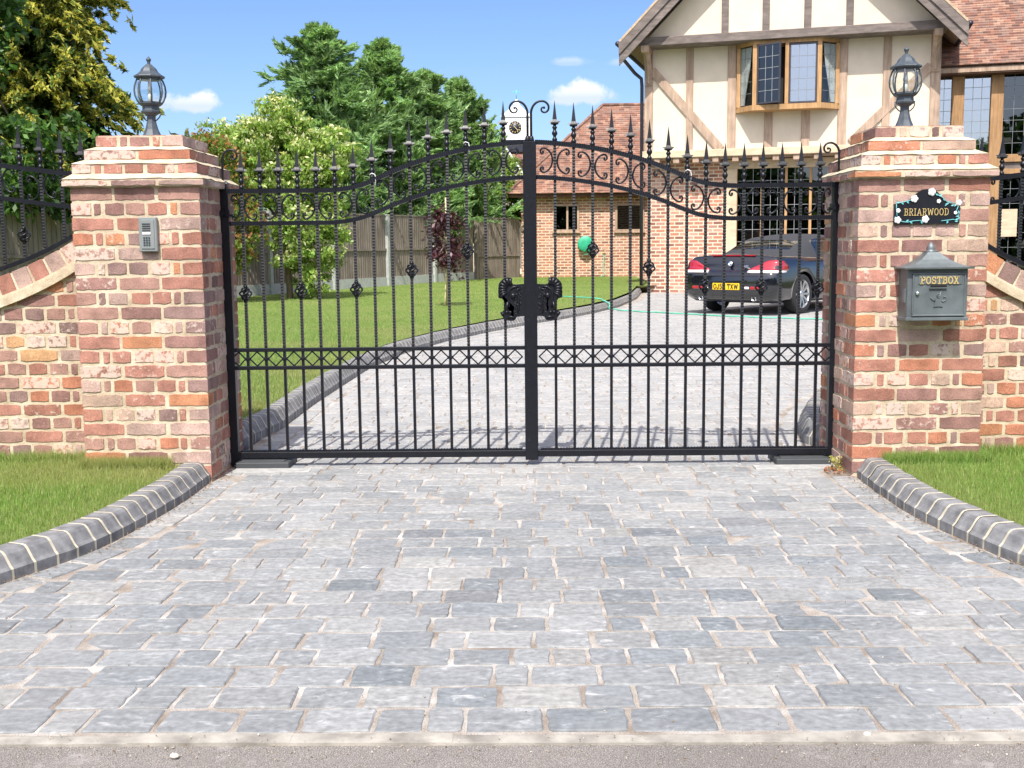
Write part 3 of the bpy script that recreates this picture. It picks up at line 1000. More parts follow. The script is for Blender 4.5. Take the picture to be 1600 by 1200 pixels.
def crook(x, y, z0, H, w, sgn, r=.0065):
    """stem with a shepherd's crook scroll"""
    P = [(x, y, z0), (x, y, z0 + H * .55)]; px, pz, th = x, z0 + H * .72, math.pi / 2; N = 60; tot = R(500); 
    Lc = w * 3.3
    for i in range(N):
        P.append((px, y, pz)); t = i / N
        th -= sgn * (tot / N) * (.55 + .9 * t); st = (Lc / N) * (1.38 - 1.12 * t)
        px += math.cos(th) * st; pz += math.sin(th) * st
    s = MB(); s.tube(P, [r] * 2 + [r * (1 - .35 * i / N) for i in range(N)], 7, flat=(0, 1, 0)); s.ball(P[-1], r * 1.1, 7, 5)
    return s


LOCK = [(500, 270), (340, 280), (290, 275), (262, 240), (262, 160), (200, 148), (140, 155), (95, 178), (60, 215), (30, 250), (15, 285), (20, 310), (8, 345), (14, 375), (6, 420), (14, 455), (8, 500), (20, 530), (80, 540), (115, 590),
        (128, 660), (122, 740), (90, 775), (40, 800), (62, 850), (100, 895), (135, 935), (170, 945), (240, 955), (300, 950), (330, 915), (350, 880), (400, 868), (500, 870)]


def lockpt(px, py): return ((780 + px / 12 - 830.5) / 287, 1.2 - (420 + py / 12 - 384) / 287)


def gate_leaf(s):
    side = 'intercom' if s < 0 else 'postbox'
    t = thing('entrance_gate', 'black wrought iron gate leaf hinged on the %s pillar' % side, 'gate', (s * 1.645, GY, .03), 0, 'pair of iron gate leaves')
    ir = MT['iron']
    # stiles
    m = MB(); m.box(s * 1.645 - .023, s * 1.645 + .023, GY - .023, GY + .023, .012, 1.535, bev=.003)
    m.lathe([(.027, 0), (.027, .012), (.02, .022), (.012, .03)], 4, (s * 1.645, GY, 1.535), sm=False, ph=math.pi / 4)
    m.build('hinge_stile', ir, t)
    crook(s * 1.652, GY, 1.555, .165, .074, -s).build('scroll_finial', ir, t)
    m = MB()
    if s < 0: m.box(-.031, -.002, GY - .02, GY + .02, .035, 1.748, bev=.002)
    else: m.box(.002, .035, GY - .02, GY + .02, .035, 1.748, bev=.002)
    m.build('meeting_stile', ir, t)
    if s > 0:
        m = MB(); m.box(-.034, .037, GY - .034, GY - .022, .03, 1.752, bev=.002)
        for i in range(10): m.ball((-.012, GY - .035, .14 + i * .165), .0035, 6, 4, (1, .5, 1))
        m.build('cover_strip', ir, t)
    c = crook(s * .0095 + .002, GY - .01, 1.745, .215, .086, s, .0066); c.lathe([(.014, 0), (.016, .01), (.012, .028), (.008, .034)], 8, (s * .0095 + .002, GY - .01, 1.748)); c.build('scroll_finial', ir, t)
    # rails
    xs = [s * (.03 + i * .006) for i in range(267)]
    for fz, nm, h in ((ztop, 'top_rail', .026), (zlow, 'scroll_rail', .024)):
        m = MB(); m.sweep([(x, GY, fz(x)) for x in xs], .03, h, .0016); m.build(nm, ir, t)
    for z in (.648, .549):
        m = MB(); m.box(min(s * .03, s * 1.625), max(s * .03, s * 1.625), GY - .014, GY + .014, z - .010, z + .010, bev=.002); m.build('mid_rail', ir, t)
    m = MB(); m.box(min(s * .03, s * 1.625), max(s * .03, s * 1.625), GY - .02, GY + .02, .046, .082, bev=.003)
    m.sweep([(s * (.05 + i * .008), GY - .004, .087) for i in range(196)], .022, .012, .0030); m.build('bottom_rail', ir, t)
    for k in range(15):
        x = s * (.137 + .1011 * k); zt = ztop(x)
        m = MB()
        m.box(x - .0075, x + .0075, GY - .0075, GY + .0075, .08, .665)
        notched(m, x, GY, .655, zt + .016)
        m.box(x - .014, x + .014, GY - .012, GY + .012, .590, .607, bev=.002)
        b = m.build('bar', ir, t)
        spear_mb(x, GY, zt + .012).build('spear_finial', ir, b)
        if k % 3 == 2:
            zk = {2: 1.175, 5: 1.075, 8: .975, 11: .967, 14: .957}[k]
            basket_mb(x, GY, zk).build('basket_knob', ir, b)
        if k in (7,) or (k == 2 and s < 0):
            w = MB(); zz = zt + .035
            w.tube([(x - .012, GY - .012, zz - .004), (x, GY - .016, zz + .004), (x + .016, GY - .014, zz - .002), (x + .02, GY - .012, zz - .02), (x + .018, GY - .012, zz - .06)], .0024, 5)
            w.build('white_curl', MT['white'], b)  # thin white curl draped at the head of the bar
    for k in range(0, 15, 2):
        x = s * (.137 + .1011 * k)
        for d in (-1, 1):
            if k == 14 and d * s > 0: ww = .045
            else: ww = .064
            xm = x + d * .045; zc = (ztop(xm) + zlow(xm)) / 2
            cscroll(x + d * .0125, zc, ww, min(.128, ztop(xm) - zlow(xm) - .04), d).build('scroll', ir, t)
    for k in range(15):
        xc = s * (.137 + .1011 * (k - .5)) if k else s * .0863
        m = MB(); a = .040; h = .0395; zc = .5985
        P = [(xc - a, GY, zc), (xc, GY, zc + h), (xc + a, GY, zc), (xc, GY, zc - h)]
        for i in range(4): m.bar(P[i], P[(i + 1) % 4], .007, .007, (0, 1, 0), ext=.003)
        m.build('diamond', ir, t)
    xc = s * (.137 + .1011 * 14.5); m = MB()
    P = [(xc - .036, GY, zc), (xc, GY, zc + h), (xc + .036, GY, zc), (xc, GY, zc - h)]
    for i in range(4): m.bar(P[i], P[(i + 1) % 4], .007, .007, (0, 1, 0), ext=.003)
    m.build('diamond', ir, t)
    # lock plate with relief
    m = MB(); mir = -1 if s > 0 else 1
    fn = lambda a, b, d: (a, d, b)
    out = [lockpt(*p) for p in LOCK]
    key = [lockpt(*p) for p in ((262, 690), (268, 740), (285, 800), (300, 740), (312, 690), (287, 682))]
    br = lockpt(300, 950)
    i0 = LOCK.index((300, 950))
    poly = out[:i0 + 1] + [key[2], key[3], key[4], key[5], key[0], key[1], (key[2][0] - .0002, key[2][1])] + [(br[0] + .0004, br[1])] + out[i0 + 1:]
    poly = [(mir * a, b) for a, b in poly]
    m.prism(poly, fn, GY - .042, GY - .024)
    c0 = lockpt(255, 370)
    for q in ((235, 175), (165, 170), (100, 205), (55, 262), (38, 325), (32, 390), (34, 450), (40, 505)):
        p = lockpt(*q); e = (c0[0] + (p[0] - c0[0]) * .42, c0[1] + (p[1] - c0[1]) * .42)
        m.tube([(mir * e[0], GY - .043, e[1]), (mir * p[0], GY - .045, p[1])], [.006, .011], 7)
    for q, r in (((285, 485), .016), ((165, 790), .009), ((230, 795), .009), ((90, 820), .009), ((345, 465), .007)):
        p = lockpt(*q); m.ball((mir * p[0], GY - .044, p[1]), r, 9, 6)
    for pth in (((380, 320), (290, 325), (215, 380), (190, 470), (200, 600), (215, 700)), ((420, 360), (330, 370), (380, 500), (390, 650), (380, 790)), ((180, 600), (170, 700), (150, 780)), ((330, 900), (250, 880), (180, 890))):
        m.tube([(mir * lockpt(*q)[0], GY - .043, lockpt(*q)[1]) for q in pth], .006, 6)
    for i in range(46):
        p = lockpt(rnd.uniform(310, 450), rnd.uniform(310, 840)); m.ball((mir * p[0], GY - .042, p[1]), rnd.uniform(.003, .006), 5, 3)
    m.build('lock_plate', ir, t)
    # hinge bracket
    zb = 1.39
    m = MB(); m.box(s * 1.645 - .03, s * 1.645 + .03, GY - .03, GY + .03, zb - .02, zb + .02, bev=.003)
    m.bar((s * 1.66, GY - .01, zb), (s * 1.70, GY - .01, zb), .03, .026); m.lathe([(.017, -.014), (.017, .014)], 6, (s * 1.655, GY - .036, zb), axis=(1, 0, 0), sm=False)
    m.ball((s * 1.658, GY - .04, zb), .011, 8, 5)
    m.build('hinge', ir, t)
    return t


gate_leaf(-1); gate_leaf(1)

for s, lb in ((-1, 'flat dark gate motor cover under the gate by the intercom pillar'), (1, 'flat dark gate motor cover under the gate by the postbox pillar')):
    t = thing('gate_motor_cover', lb, 'gate motor', (s * 1.47, 6.17, 0), 0, 'gate motor covers in the paving')
    m = MB(); m.box(min(s * 1.33, s * 1.625), max(s * 1.33, s * 1.625), 6.03, 6.26, -.02, .036, bev=.004); m.box(min(s * 1.36, s * 1.60), max(s * 1.36, s * 1.6), 6.06, 6.22, .03, .041, bev=.002); m.build('lid', MT['darkplastic'], t)
    m = MB(); m.box(min(s * 1.20, s * 1.62), max(s * 1.2, s * 1.62), 5.93, 6.03, -.03, .006, bev=.002); m.build('concrete_pad', MT['slab'], t)


def railing(s, xin, f, zt0, zl0, up, label):
    t = thing('iron_railing', label, 'railing', (xin + s * 1.0, 6.06, 1.0), 0, 'iron railings on the low walls')
    ir = MT['iron']; Y = 6.06; Lr = 2.45
    zt = lambda d: zt0 + up * d + .05 * d * d; zl = lambda d: zl0 + up * d + .05 * d * d
    n = 80
    m = MB(); m.sweep([(xin + s * Lr * i / n, Y, zt(Lr * i / n)) for i in range(n + 1)], .03, .026, .001); m.build('top_rail', ir, t)
    m = MB(); m.sweep([(xin + s * Lr * i / n, Y, zl(Lr * i / n)) for i in range(n + 1)], .03, .024, .001); m.build('scroll_rail', ir, t)
    m = MB(); m.sweep([(xin + s * Lr * i / n, Y, f(Lr * i / n) + .05) for i in range(n + 1)], .03, .024, .001); m.build('bottom_rail', ir, t)
    k = 0; d = .075
    while d < Lr - .03:
        x = xin + s * d; m = MB(); notched(m, x, Y, f(d) + .045, zt(d) + .016); b = m.build('bar', ir, t)
        spear_mb(x, Y, zt(d) + .012).build('spear_finial', ir, b)
        if k % 3 == 0: basket_mb(x, Y, (zl(d) + f(d)) / 2 + .0).build('basket_knob', ir, b)
        if k % 2 == 0:
            for q in (-1, 1):
                dd = d + q * .045; zc = (zt(dd) + zl(dd)) / 2
                if dd > .03: cscroll(x + q * .0125, zc, .064, .128, q, Y).build('scroll', ir, t)
        d += .1105; k += 1


railing(-1, -2.315, fL, 1.592, 1.418, .10, 'black iron railing on the wall left of the intercom pillar')
railing(1, 2.305, fR, 1.512, 1.388, .10, 'black iron railing on the wall right of the postbox pillar')

# ------------------------------------------------------------------ lettering with slab serifs, drawn from strokes
def arcpts(cx, cy, rx, ry, a0, a1, n=12): return [(cx + rx * math.cos(R(a0 + (a1 - a0) * i / n)), cy + ry * math.sin(R(a0 + (a1 - a0) * i / n))) for i in range(n + 1)]


S_ = .16
GL = {
    'P': (.72, [[(.2, 0), (.2, 1)], [(.2, 1), (.42, 1)] + arcpts(.42, .75, .24, .25, 90, -90) + [(.2, .5)]], [(.02, .4, 0), (.02, .3, 1)]),
    'O': (.80, [arcpts(.4, .5, .32, .5, 0, 360, 24)], []),
    'S': (.70, [arcpts(.34, .74, .24, .26, 30, 270, 14) + arcpts(.34, .25, .26, .25, 90, -150, 14)[1:], [(.56, .72), (.56, .98)], [(.10, .02), (.10, .28)]], []),
    'T': (.74, [[(.37, 0), (.37, 1)], [(.05, 1), (.69, 1)], [(.06, .78), (.06, 1)], [(.68, .78), (.68, 1)]], [(.2, .54, 0)]),
    'B': (.74, [[(.2, 0), (.2, 1)], [(.2, 1), (.4, 1)] + arcpts(.4, .77, .22, .23, 90, -90) + [(.2, .54)], [(.2, .54), (.42, .54)] + arcpts(.42, .27, .25, .27, 90, -90) + [(.2, 0)]], [(.02, .3, 0), (.02, .3, 1)]),
    'X': (.78, [[(.12, 0), (.66, 1)], [(.12, 1), (.66, 0)]], [(.0, .26, 0), (.0, .26, 1), (.52, .78, 0), (.52, .78, 1)]),
    'R': (.80, [[(.2, 0), (.2, 1)], [(.2, 1), (.42, 1)] + arcpts(.42, .76, .24, .24, 90, -90) + [(.2, .52)], [(.42, .52), (.7, 0)]], [(.02, .38, 0), (.02, .3, 1), (.62, .82, 0)]),
    'I': (.44, [[(.22, 0), (.22, 1)]], [(.04, .4, 0), (.04, .4, 1)]),
    'A': (.86, [[(.12, 0), (.43, 1), (.74, 0)], [(.22, .34), (.64, .34)]], [(.0, .26, 0), (.6, .86, 0)]),
    'W': (1.1, [[(.1, 1), (.3, 0), (.55, .9), (.8, 0), (1.0, 1)]], [(.0, .24, 1), (.86, 1.1, 1)]),
    'D': (.82, [[(.2, 0), (.2, 1)], [(.2, 1), (.36, 1)] + arcpts(.36, .5, .36, .5, 90, -90, 16) + [(.2, 0)]], [(.02, .3, 0), (.02, .3, 1)]),
    'J': (.6, [[(.45, 1), (.45, .25)] + arcpts(.25, .25, .2, .25, 0, -180, 10)], []),
    '5': (.62, [[(.52, 1), (.14, 1), (.11, .56)] + arcpts(.28, .32, .25, .31, 120, -150, 14)], []),
    '6': (.62, [arcpts(.31, .3, .22, .3, 0, 360, 18), [(.1, .36), (.2, .75), (.44, 1)]], []),
    '0': (.62, [arcpts(.31, .5, .22, .5, 0, 360, 20)], []),
    'i': (.3, [[(.15, 0), (.15, .65)], [(.15, .85), (.15, 1)]], []),
    ' ': (.4, [], []),
}


def lettering(mb, text, fn, width, height, wt=.13, serif=True, d0=0, d1=.004, mi=0, gap=.12):
    tot = sum(GL[c][0] for c in text) + gap * (len(text) - 1); sx = width / tot; sy = height; x = 0
    k = 0
    for c in text:
        w, st, se = GL[c]
        lines = [list(s) for s in st] + ([[(a, z), (b, z)] for a, b, z in se] if serif else [])
        for ln in lines:
            for p, q in zip(ln, ln[1:]):
                a = Vector(((x + p[0]) * sx, p[1] * sy)); b = Vector(((x + q[0]) * sx, q[1] * sy))
                dv = b - a
                if dv.length < 1e-6: continue
                dv.normalize(); nn = Vector((-dv.y, dv.x)) * (wt * height / 2); a -= dv * wt * height * .3; b += dv * wt * height * .3
                dd = d1 + (k % 5) * .00006; k += 1
                mb.prism([(a + nn).to_tuple(), (b + nn).to_tuple(), (b - nn).to_tuple(), (a - nn).to_tuple()], fn, d0, dd, mi=mi)
        x += w + gap


# ------------------------------------------------------------------ fixtures on the pillars
FY = 5.716
t = thing('intercom', 'grey plastic gate intercom on the left brick pillar', 'intercom', (-1.925, FY, 1.27))
m = MB(); x0, x1 = -1.972, -1.880; z0, z1 = 1.190, 1.362
m.box(x0, x1, FY - .030, FY, z0, z1, bev=.004); m.box(x0 + .012, x1 - .012, FY - .034, FY - .028, z0 + .014, z1 - .012, bev=.002); m.build('housing', MT['plastic'], t)
for i in range(4):
    m = MB(); m.box(x0 + .020, x1 - .030, FY - .0385, FY - .033, 1.328 - i * .011, 1.3325 - i * .011, bev=.0015); m.build('speaker_slot', MT['darkplastic'], t)
m = MB(); m.box(x0 + .022, x1 - .030, FY - .038, FY - .033, 1.277, 1.288); m.build('name_strip', MT['white'], t)
for i in range(4):
    for j in range(3):
        m = MB(); m.box(x0 + .024 + j * .0125, x0 + .033 + j * .0125, FY - .0385, FY - .033, 1.257 - i * .012, 1.265 - i * .012, bev=.0015); m.build('key', MT['lamp'], t)

t = thing('house_plaque', 'black arched house name plaque framed with white roses and teal vines', 'house sign', (1.985, FY, 1.37))
px = lambda u: 1.8195 + u * .3265; pz = lambda v: 1.288 + v * .172
OUT = [(0, 0), (1, 0), (1, .50), (.90, .56), (.82, .60), (.74, .72), (.66, .90), (.58, .985), (.5, 1.0), (.42, .985), (.34, .88), (.25, .72), (.17, .63), (.08, .60), (0, .58)]
fn = lambda a, b, d: (px(a), FY - d, pz(b))
m = MB(); m.prism(OUT, fn, 0, .012); m.build('board', MT['plaque'], t)
m = MB(); lettering(m, 'BRIARWOOD', lambda a, b, d: (px(.15) + a, FY - d, pz(.25) + b), .222, .032, .085, True, .010, .0155); m.build('lettering', MT['gold'], t)
for u, v, r, fl in ((.56, .91, .018, 1), (.30, .72, .017, 1), (.67, .645, .010, .7), (.98, .60, .013, .7), (.06, .385, .010, 1.3), (.055, .115, .016, .9), (.475, .13, .017, 1), (.93, .31, .008, 1.2)):
    m = MB(); c = (px(u), FY - .014, pz(v))
    m.ball(c, r, 10, 6, (1, .5, .9 * fl))
    for k in range(5):
        a = k * 1.257; m.ball((c[0] + math.cos(a) * r * .6, c[1] - .003, c[2] + math.sin(a) * r * .6), r * .55, 7, 5, (1, .5, 1))
    m.build('rose', MT['white'], t)
VN = [[(.03, .6), (.10, .62), (.2, .66), (.27, .70)], [(.03, .58), (.03, .45), (.04, .3), (.05, .2)], [(.09, .08), (.2, .05), (.3, .09), (.42, .10)], [(.72, .08), (.82, .1), (.9, .12), (.97, .08)], [(.97, .1), (.98, .25), (.94, .35), (.97, .5)], [(.62, .86), (.72, .76), (.8, .62), (.93, .58)]]
m = MB()
for v in VN: m.tube([(px(a), FY - .015, pz(b)) for a, b in v], .0022, 5)
m.build('vine', MT['teal'], t)
for u, v, a in ((.12, .60, -40), (.05, .63, 20), (.2, .63, -50), (.64, .84, -20), (.70, .83, 30), (.75, .70, -60), (.80, .58, 10), (.78, .55, 60), (.84, .62, -40), (.88, .53, 20), (.92, .53, 50), (.26, .05, -45), (.42, .05, -70), (.2, .10, 30), (.81, .05, 70), (.95, .13, 30), (.98, .16, 80), (.96, .22, 20), (.98, .33, 110), (.02, .18, 100), (.95, .07, 10)):
    m = MB(); c = Vector((px(u), FY - .0155, pz(v))); d = Vector((math.cos(R(a)), 0, math.sin(R(a)))); n2 = Vector((-d.z, 0, d.x)); L = .019; w = .005
    m.add([tuple(c - d * L / 2), tuple(c + n2 * w + Vector((0, -.002, 0))), tuple(c + d * L / 2), tuple(c - n2 * w + Vector((0, -.002, 0))), tuple(c + Vector((0, .003, 0)))], [(0, 1, 2, 3), (0, 1, 4), (1, 2, 4), (2, 3, 4), (3, 0, 4)]); m.build('leaf', MT['teal'], t)

t = thing('postbox', 'pewter grey metal postbox with a pagoda roof on the right pillar', 'postbox', (2.012, 5.65, .82))
m = MB(); bx0, bx1, by0, by1, bz0, bz1 = 1.858, 2.153, 5.585, FY, .822, 1.066
m.box(bx0, bx1, by0, by1, bz0, bz1, bev=.003)
m.box(bx0 - .006, bx1 + .006, by0 - .008, by1, bz0 - .010, bz0 + .006, bev=.002)
for z in (.90,): m.box(bx0 - .006, bx0 + .002, by0 + .02, by0 + .06, z, z + .07, bev=.001)
m.build('body', MT['pewter'], t)
m = MB(); m.box(bx0 + .024, bx1 - .014, by0 - .006, by0 + .002, bz0 + .016, bz1 - .02, bev=.002)
for a, b, c, d in ((bx0 + .022, bx1 - .012, bz0 + .012, bz0 + .020), (bx0 + .022, bx1 - .012, bz1 - .026, bz1 - .018)): m.box(a, b, by0 - .011, by0 - .003, c, d, bev=.002)
for a in (bx0 + .022, bx1 - .020): m.box(a, a + .008, by0 - .0107, by0 - .003, bz0 + .021, bz1 - .027, bev=.002)
m.box(bx0 + .05, bx1 - .03, by0 - .0095, by0 - .004, .99, 1.036, bev=.002)
door = m.build('door', MT['pewter'], t)
m = MB(); m.box(1.968, 2.048, by0 - .0125, by0 - .006, .978, .987, bev=.001); m.build('letter_slot', MT['ink'], door)
m = MB(); m.box(1.962, 2.048, by0 - .016, by0 - .006, .970, .9755, bev=.001); m.build('slot_lip', MT['pewter'], door)
m = MB(); lettering(m, 'POSTBOX', lambda a, b, d: (1.918 + a, by0 - .009 - d, .995 + b), .186, .032, .16, True, 0, .004); m.build('lettering', MT['gold'], door)
m = MB(); m.lathe([(.010, 0), (.010, .008), (.007, .012), (1e-4, .013)], 10, (1.905, by0 - .006, .948), axis=(0, -1, 0)); m.build('lock', MT['chrome'], door)
m = MB(); ey = by0 - .008; ex = 2.008
def et(P, r): m.tube([(ex + a, ey, .90 + b) for a, b in P], r, 6)
et([(-.006, .030), (-.004, .042), (.004, .046), (.008, .040), (.003, .034), (-.003, .028), (.002, .022), (.008, .028), (.012, .058)], .0026)
et([(-.016, .010), (-.026, .014), (-.036, .022), (-.036, .028)], .0034); et([(.016, .010), (.026, .006), (.036, .012), (.040, .024), (.032, .032), (.026, .026)], .0030)
m.prism([(-.012, .02), (-.016, .0), (-.020, -.018), (.020, -.018), (.016, .0), (.012, .02)], lambda a, b, d: (ex + a, ey - d, .90 + b), -.002, .003)
et([(-.022, -.020), (0, -.016), (.022, -.020)], .003)
m.build('horn_emblem', MT['pewter'], door)
m = MB(); P = []
prof = [(0, 1.066, .030), (.0, 1.074, .034), (.16, 1.079, .0), (.38, 1.092, 0), (.60, 1.112, 0), (.78, 1.138, 0), (.83, 1.148, 0)]
rings = []
for tt, z, ov in prof:
    a0, a1, c0, c1 = bx0 - .026, bx1 + .020, by0 - .034, FY
    if ov: e = (.034 - ov) * .5; rr = (a0 + e, a1 - e, c0 + e, c1)
    else: rr = (a0 + (2.002 - a0) * tt, a1 + (2.002 - a1) * tt, c0 + (FY - .055 - c0) * tt, c1 + 0 * tt)
    rings.append([(rr[0], rr[2], z), (rr[1], rr[2], z), (rr[1], rr[3], z), (rr[0], rr[3], z)])
V = [p for r in rings for p in r]; nr = len(rings)
m.add(V, [(0, 3, 2, 1), tuple(range(4 * nr - 4, 4 * nr))] + [(4 * i + k, 4 * i + (k + 1) % 4, 4 * i + 4 + (k + 1) % 4, 4 * i + 4 + k) for i in range(nr - 1) for k in range(4)])
m.build('roof', MT['pewter'], t)
m = MB(); m.lathe([(.030, 0), (.030, .006), (.021, .010), (.022, .016), (.019, .030), (.010, .044), (.003, .050)], 12, (2.000, FY - .036, 1.147)); m.build('roof_knob', MT['pewter'], t)


def lantern(x, y, z, label):
    t = thing('pillar_lantern', label, 'lantern', (x, y, z), 0, 'lanterns on the gate pillars')
    L = MT['lamp']; k = 1.0
    m = MB(); m.lathe([(.056, 0), (.056, .004), (.046, .020), (.034, .048), (.026, .078), (.0225, .100), (.0225, .118), (.030, .122), (.036, .128), (.050, .134), (.052, .142), (.044, .148), (.042, .166), (.056, .174), (.060, .182)], 8, (x, y, z), sm=False, ph=R(22.5)); m.build('pedestal', L, t)
    gp = [(.056, .180), (.067, .196), (.0775, .222), (.0800, .246), (.0770, .272), (.068, .298), (.060, .310)]
    m = MB(); m.lathe([(r * .965, zz) for r, zz in gp], 8, (x, y, z), sm=False, ph=R(22.5), cap=False); m.s = [False] * len(m.f); m.build('glass', MT['lampglass'], t)
    m = MB()
    for i in range(8):
        a = R(22.5 + 45 * i); m.tube([(x + r * math.cos(a), y + r * math.sin(a), z + zz) for r, zz in gp], .0042, 5)
    for zz, r in ((.184, .060), (.308, .062)): m.lathe([(r - .006, zz - .006), (r + .002, zz - .004), (r + .002, zz + .004), (r - .006, zz + .006)], 8, (x, y, z), sm=False, ph=R(22.5))
    m.build('cage', L, t)
    m = MB(); m.lathe([(.058, .308), (.075, .312), (.080, .318), (.078, .324), (.060, .334), (.046, .346), (.040, .358), (.034, .366), (.022, .376), (.018, .380), (.014, .384)], 8, (x, y, z), sm=False, ph=R(22.5)); rf = m.build('roof', L, t)
    m = MB(); m.lathe([(.010, .380), (.008, .390), (.009, .398), (.013, .404), (.014, .409), (.010, .414), (.005, .420), (.0005, .426)], 10, (x, y, z)); m.build('finial', L, rf)
    m = MB(); m.lathe([(.013, .182), (.013, .236), (.010, .240)], 10, (x, y, z)); m.lathe([(.009, .238), (.014, .256), (.010, .276), (.002, .290)], 10, (x, y, z)); m.build('candle_bulb', MT['bulb'], t)
    for sx in (-1, 1):
        m = MB(); m.tube([(x + sx * .046, y, z + .140), (x + sx * .052, y, z + .128), (x + sx * .044, y, z + .112), (x + sx * .030, y, z + .098), (x + sx * .022, y, z + .094)], .0035, 6); m.build('ear_loop', L, t)


lantern(-1.993, 6.03, 1.782, 'black metal pillar lantern against the sky on the intercom pillar')
lantern(1.962, 6.03, 1.782, 'black metal pillar lantern before the cream house on the postbox pillar')

# small things lying about
for (x, yv, r, lb) in ((-.86, 2.545, .009, 'small pale pebble on the road left of the gate line'), (.82, 2.655, .008, 'small pale pebble on the concrete road edging')):
    m = MB(); m.ball((x, yv, -.006 + r * .5), r, 9, 6, (1.3, .8, .7)); tag(m.build('pebble', MT['pebble'], None, (x, yv, 0)), lb, 'pebble', 'pebbles by the road')
t = thing('wild_plant', 'small yellowish weed with dead orange leaves at the foot of the postbox pillar', 'plant', (1.62, 5.90, 0))
V = []; cc = []
for i in range(60):
    a = rnd.uniform(0, 6.28); r = rnd.uniform(0, .035); z = rnd.uniform(.005, .075); c = np.array((1.615 + r * math.cos(a), 5.90 + r * math.sin(a), z))
    u = rng.normal(size=3); u /= np.linalg.norm(u); w = np.cross(u, rng.normal(size=3)); w /= np.linalg.norm(w); L = .012
    V.append([c - u * L, c + w * L * .5, c + u * L, c - w * L * .5]); cc.append((.42, .42, .12) if rnd.random() < .7 else (.55, .52, .3))
poly_cloud('foliage', np.array(V), np.array(cc), MT['leaf'], t)
V = []; cc = []
for i in range(40):
    c = np.array((1.60 + rnd.uniform(-.06, .05), 5.86 + rnd.uniform(-.06, .06), rnd.uniform(.006, .02)))
    u = rng.normal(size=3) * (1, 1, .3); u /= np.linalg.norm(u); w = np.cross(u, (0, 0, 1)); w /= np.linalg.norm(w) + 1e-6; L = rnd.uniform(.008, .016)
    V.append([c - u * L, c + w * L * .5, c + u * L, c - w * L * .5]); cc.append((.36, .13, .05))
poly_cloud('dead_leaves', np.array(V), np.array(cc), MT['dryleaf'], t)

# dry litter caught along the kerbs and grit along the road edge: nobody could count it
V = []; cc = []
for P, sd in ((KFL, 1), (KFR, -1)):
    for i in range(520):
        yv = 3.0 + rnd.random() ** .8 * 3.0; x = lerp_path(P, yv) + sd * (abs(rnd.gauss(0, .035)) + .006)
        u = rng.normal(size=3) * (1, 1, .25); u /= np.linalg.norm(u); w = np.cross(u, (0, 0, 1)); w /= np.linalg.norm(w) + 1e-6; L = rnd.uniform(.0025, .008)
        c = np.array((x, yv, .004 + rnd.uniform(0, .004))); V.append([c - u * L, c + w * L * .55, c + u * L, c - w * L * .55]); cc.append(rnd.choice([(.26, .15, .08), (.36, .24, .15), (.18, .11, .07), (.30, .24, .16)]))
tag(poly_cloud('leaf_litter', np.array(V), np.array(cc), MT['dryleaf']), 'dry brown litter caught along the foot of the kerbs', 'leaf litter', kind='stuff')
V = []; cc = []
for i in range(900):
    yv = 2.58 + rnd.gauss(0, .035) if i < 560 else rnd.uniform(2.68, 4.6); x = rnd.uniform(-2.2, 2.2); L = rnd.uniform(.0012, .0036)
    z = (-.008 if yv < 2.615 else .0015) + L * .6; c = np.array((x, yv, z))
    u = rng.normal(size=3); u /= np.linalg.norm(u); w = np.cross(u, rng.normal(size=3)); w /= np.linalg.norm(w); q = np.cross(u, w)
    for s1 in (1, -1): V.append([c - u * L, c + w * L, c + u * L, c + q * L * s1]); cc.append(rnd.choice([(.55, .50, .44), (.40, .34, .28), (.62, .58, .53), (.34, .25, .19)]))
tag(poly_cloud('road_grit', np.array(V), np.array(cc), MT['dryleaf']), 'fine pale grit scattered along the road edge and paving', 'grit', kind='stuff')
# ------------------------------------------------------------------ leaded windows
def pane(name, O, U, W, w, h, cols, rows, glass, parent, lead='lead', N=None, frame=None, fw=.035):
    """pane of leaded glass: O bottom-left corner, U along, W up, N outwards (all in the parent's frame)"""
    O, U, W, N = Vector(O), Vector(U), Vector(W), Vector(N)
    m = MB(); T = Matrix((U, N, W)).transposed().to_4x4(); T.translation = O
    m.box(0, w, -.01, 0, 0, h, T=T)
    for i in range(1, cols): x = w * i / cols; m.box(x - .0045, x + .0045, .001, .007, 0, h, mi=1, T=T)
    for j in range(1, rows): z = h * j / rows; m.box(0, w, .001, .0065, z - .0045, z + .0045, mi=1, T=T)
    p = m.build(name, [MT[glass], MT[lead]], parent, local=True)
    if frame:
        m = MB()
        for a, b, c, d in ((-fw, 0, -fw, h + fw), (w, w + fw, -fw, h + fw), (0, w, -fw, 0), (0, w, h, h + fw)): m.box(a, b, -.03, .03, c, d, T=T)
        WL[p.name] = Vector((0, 0, 0))
        m.build('window_frame', MT[frame], parent, local=True)
    return p


def tiled_slope(m, A, B, up, L, gauge=.104, lift=.014, ends=None):
    """rows of overlapping tiles from the eave A-B climbing along up for L metres"""
    A, B, up = Vector(A), Vector(B), Vector(up).normalized(); ax = (B - A).normalized(); n = ax.cross(up).normalized()
    if n.z < 0: n = -n
    k = int(L / gauge); 
    for i in range(k):
        s0, s1 = i * gauge, (i + 1) * gauge + .02
        e0 = ends(s0) if ends else (0, 0); e1 = ends(s1) if ends else (0, 0)
        p = A + ax * e0[0] + up * s0 + n * lift; q = B - ax * e0[1] + up * s0 + n * lift
        r = B - ax * e1[1] + up * s1; s = A + ax * e1[0] + up * s1
        b0 = A + ax * e0[0] + up * s0 - n * .01; b1 = B - ax * e0[1] + up * s0 - n * .01
        m.add([tuple(v) for v in (p, q, r, s, b0, b1)], [(0, 1, 2, 3), (4, 5, 1, 0)])


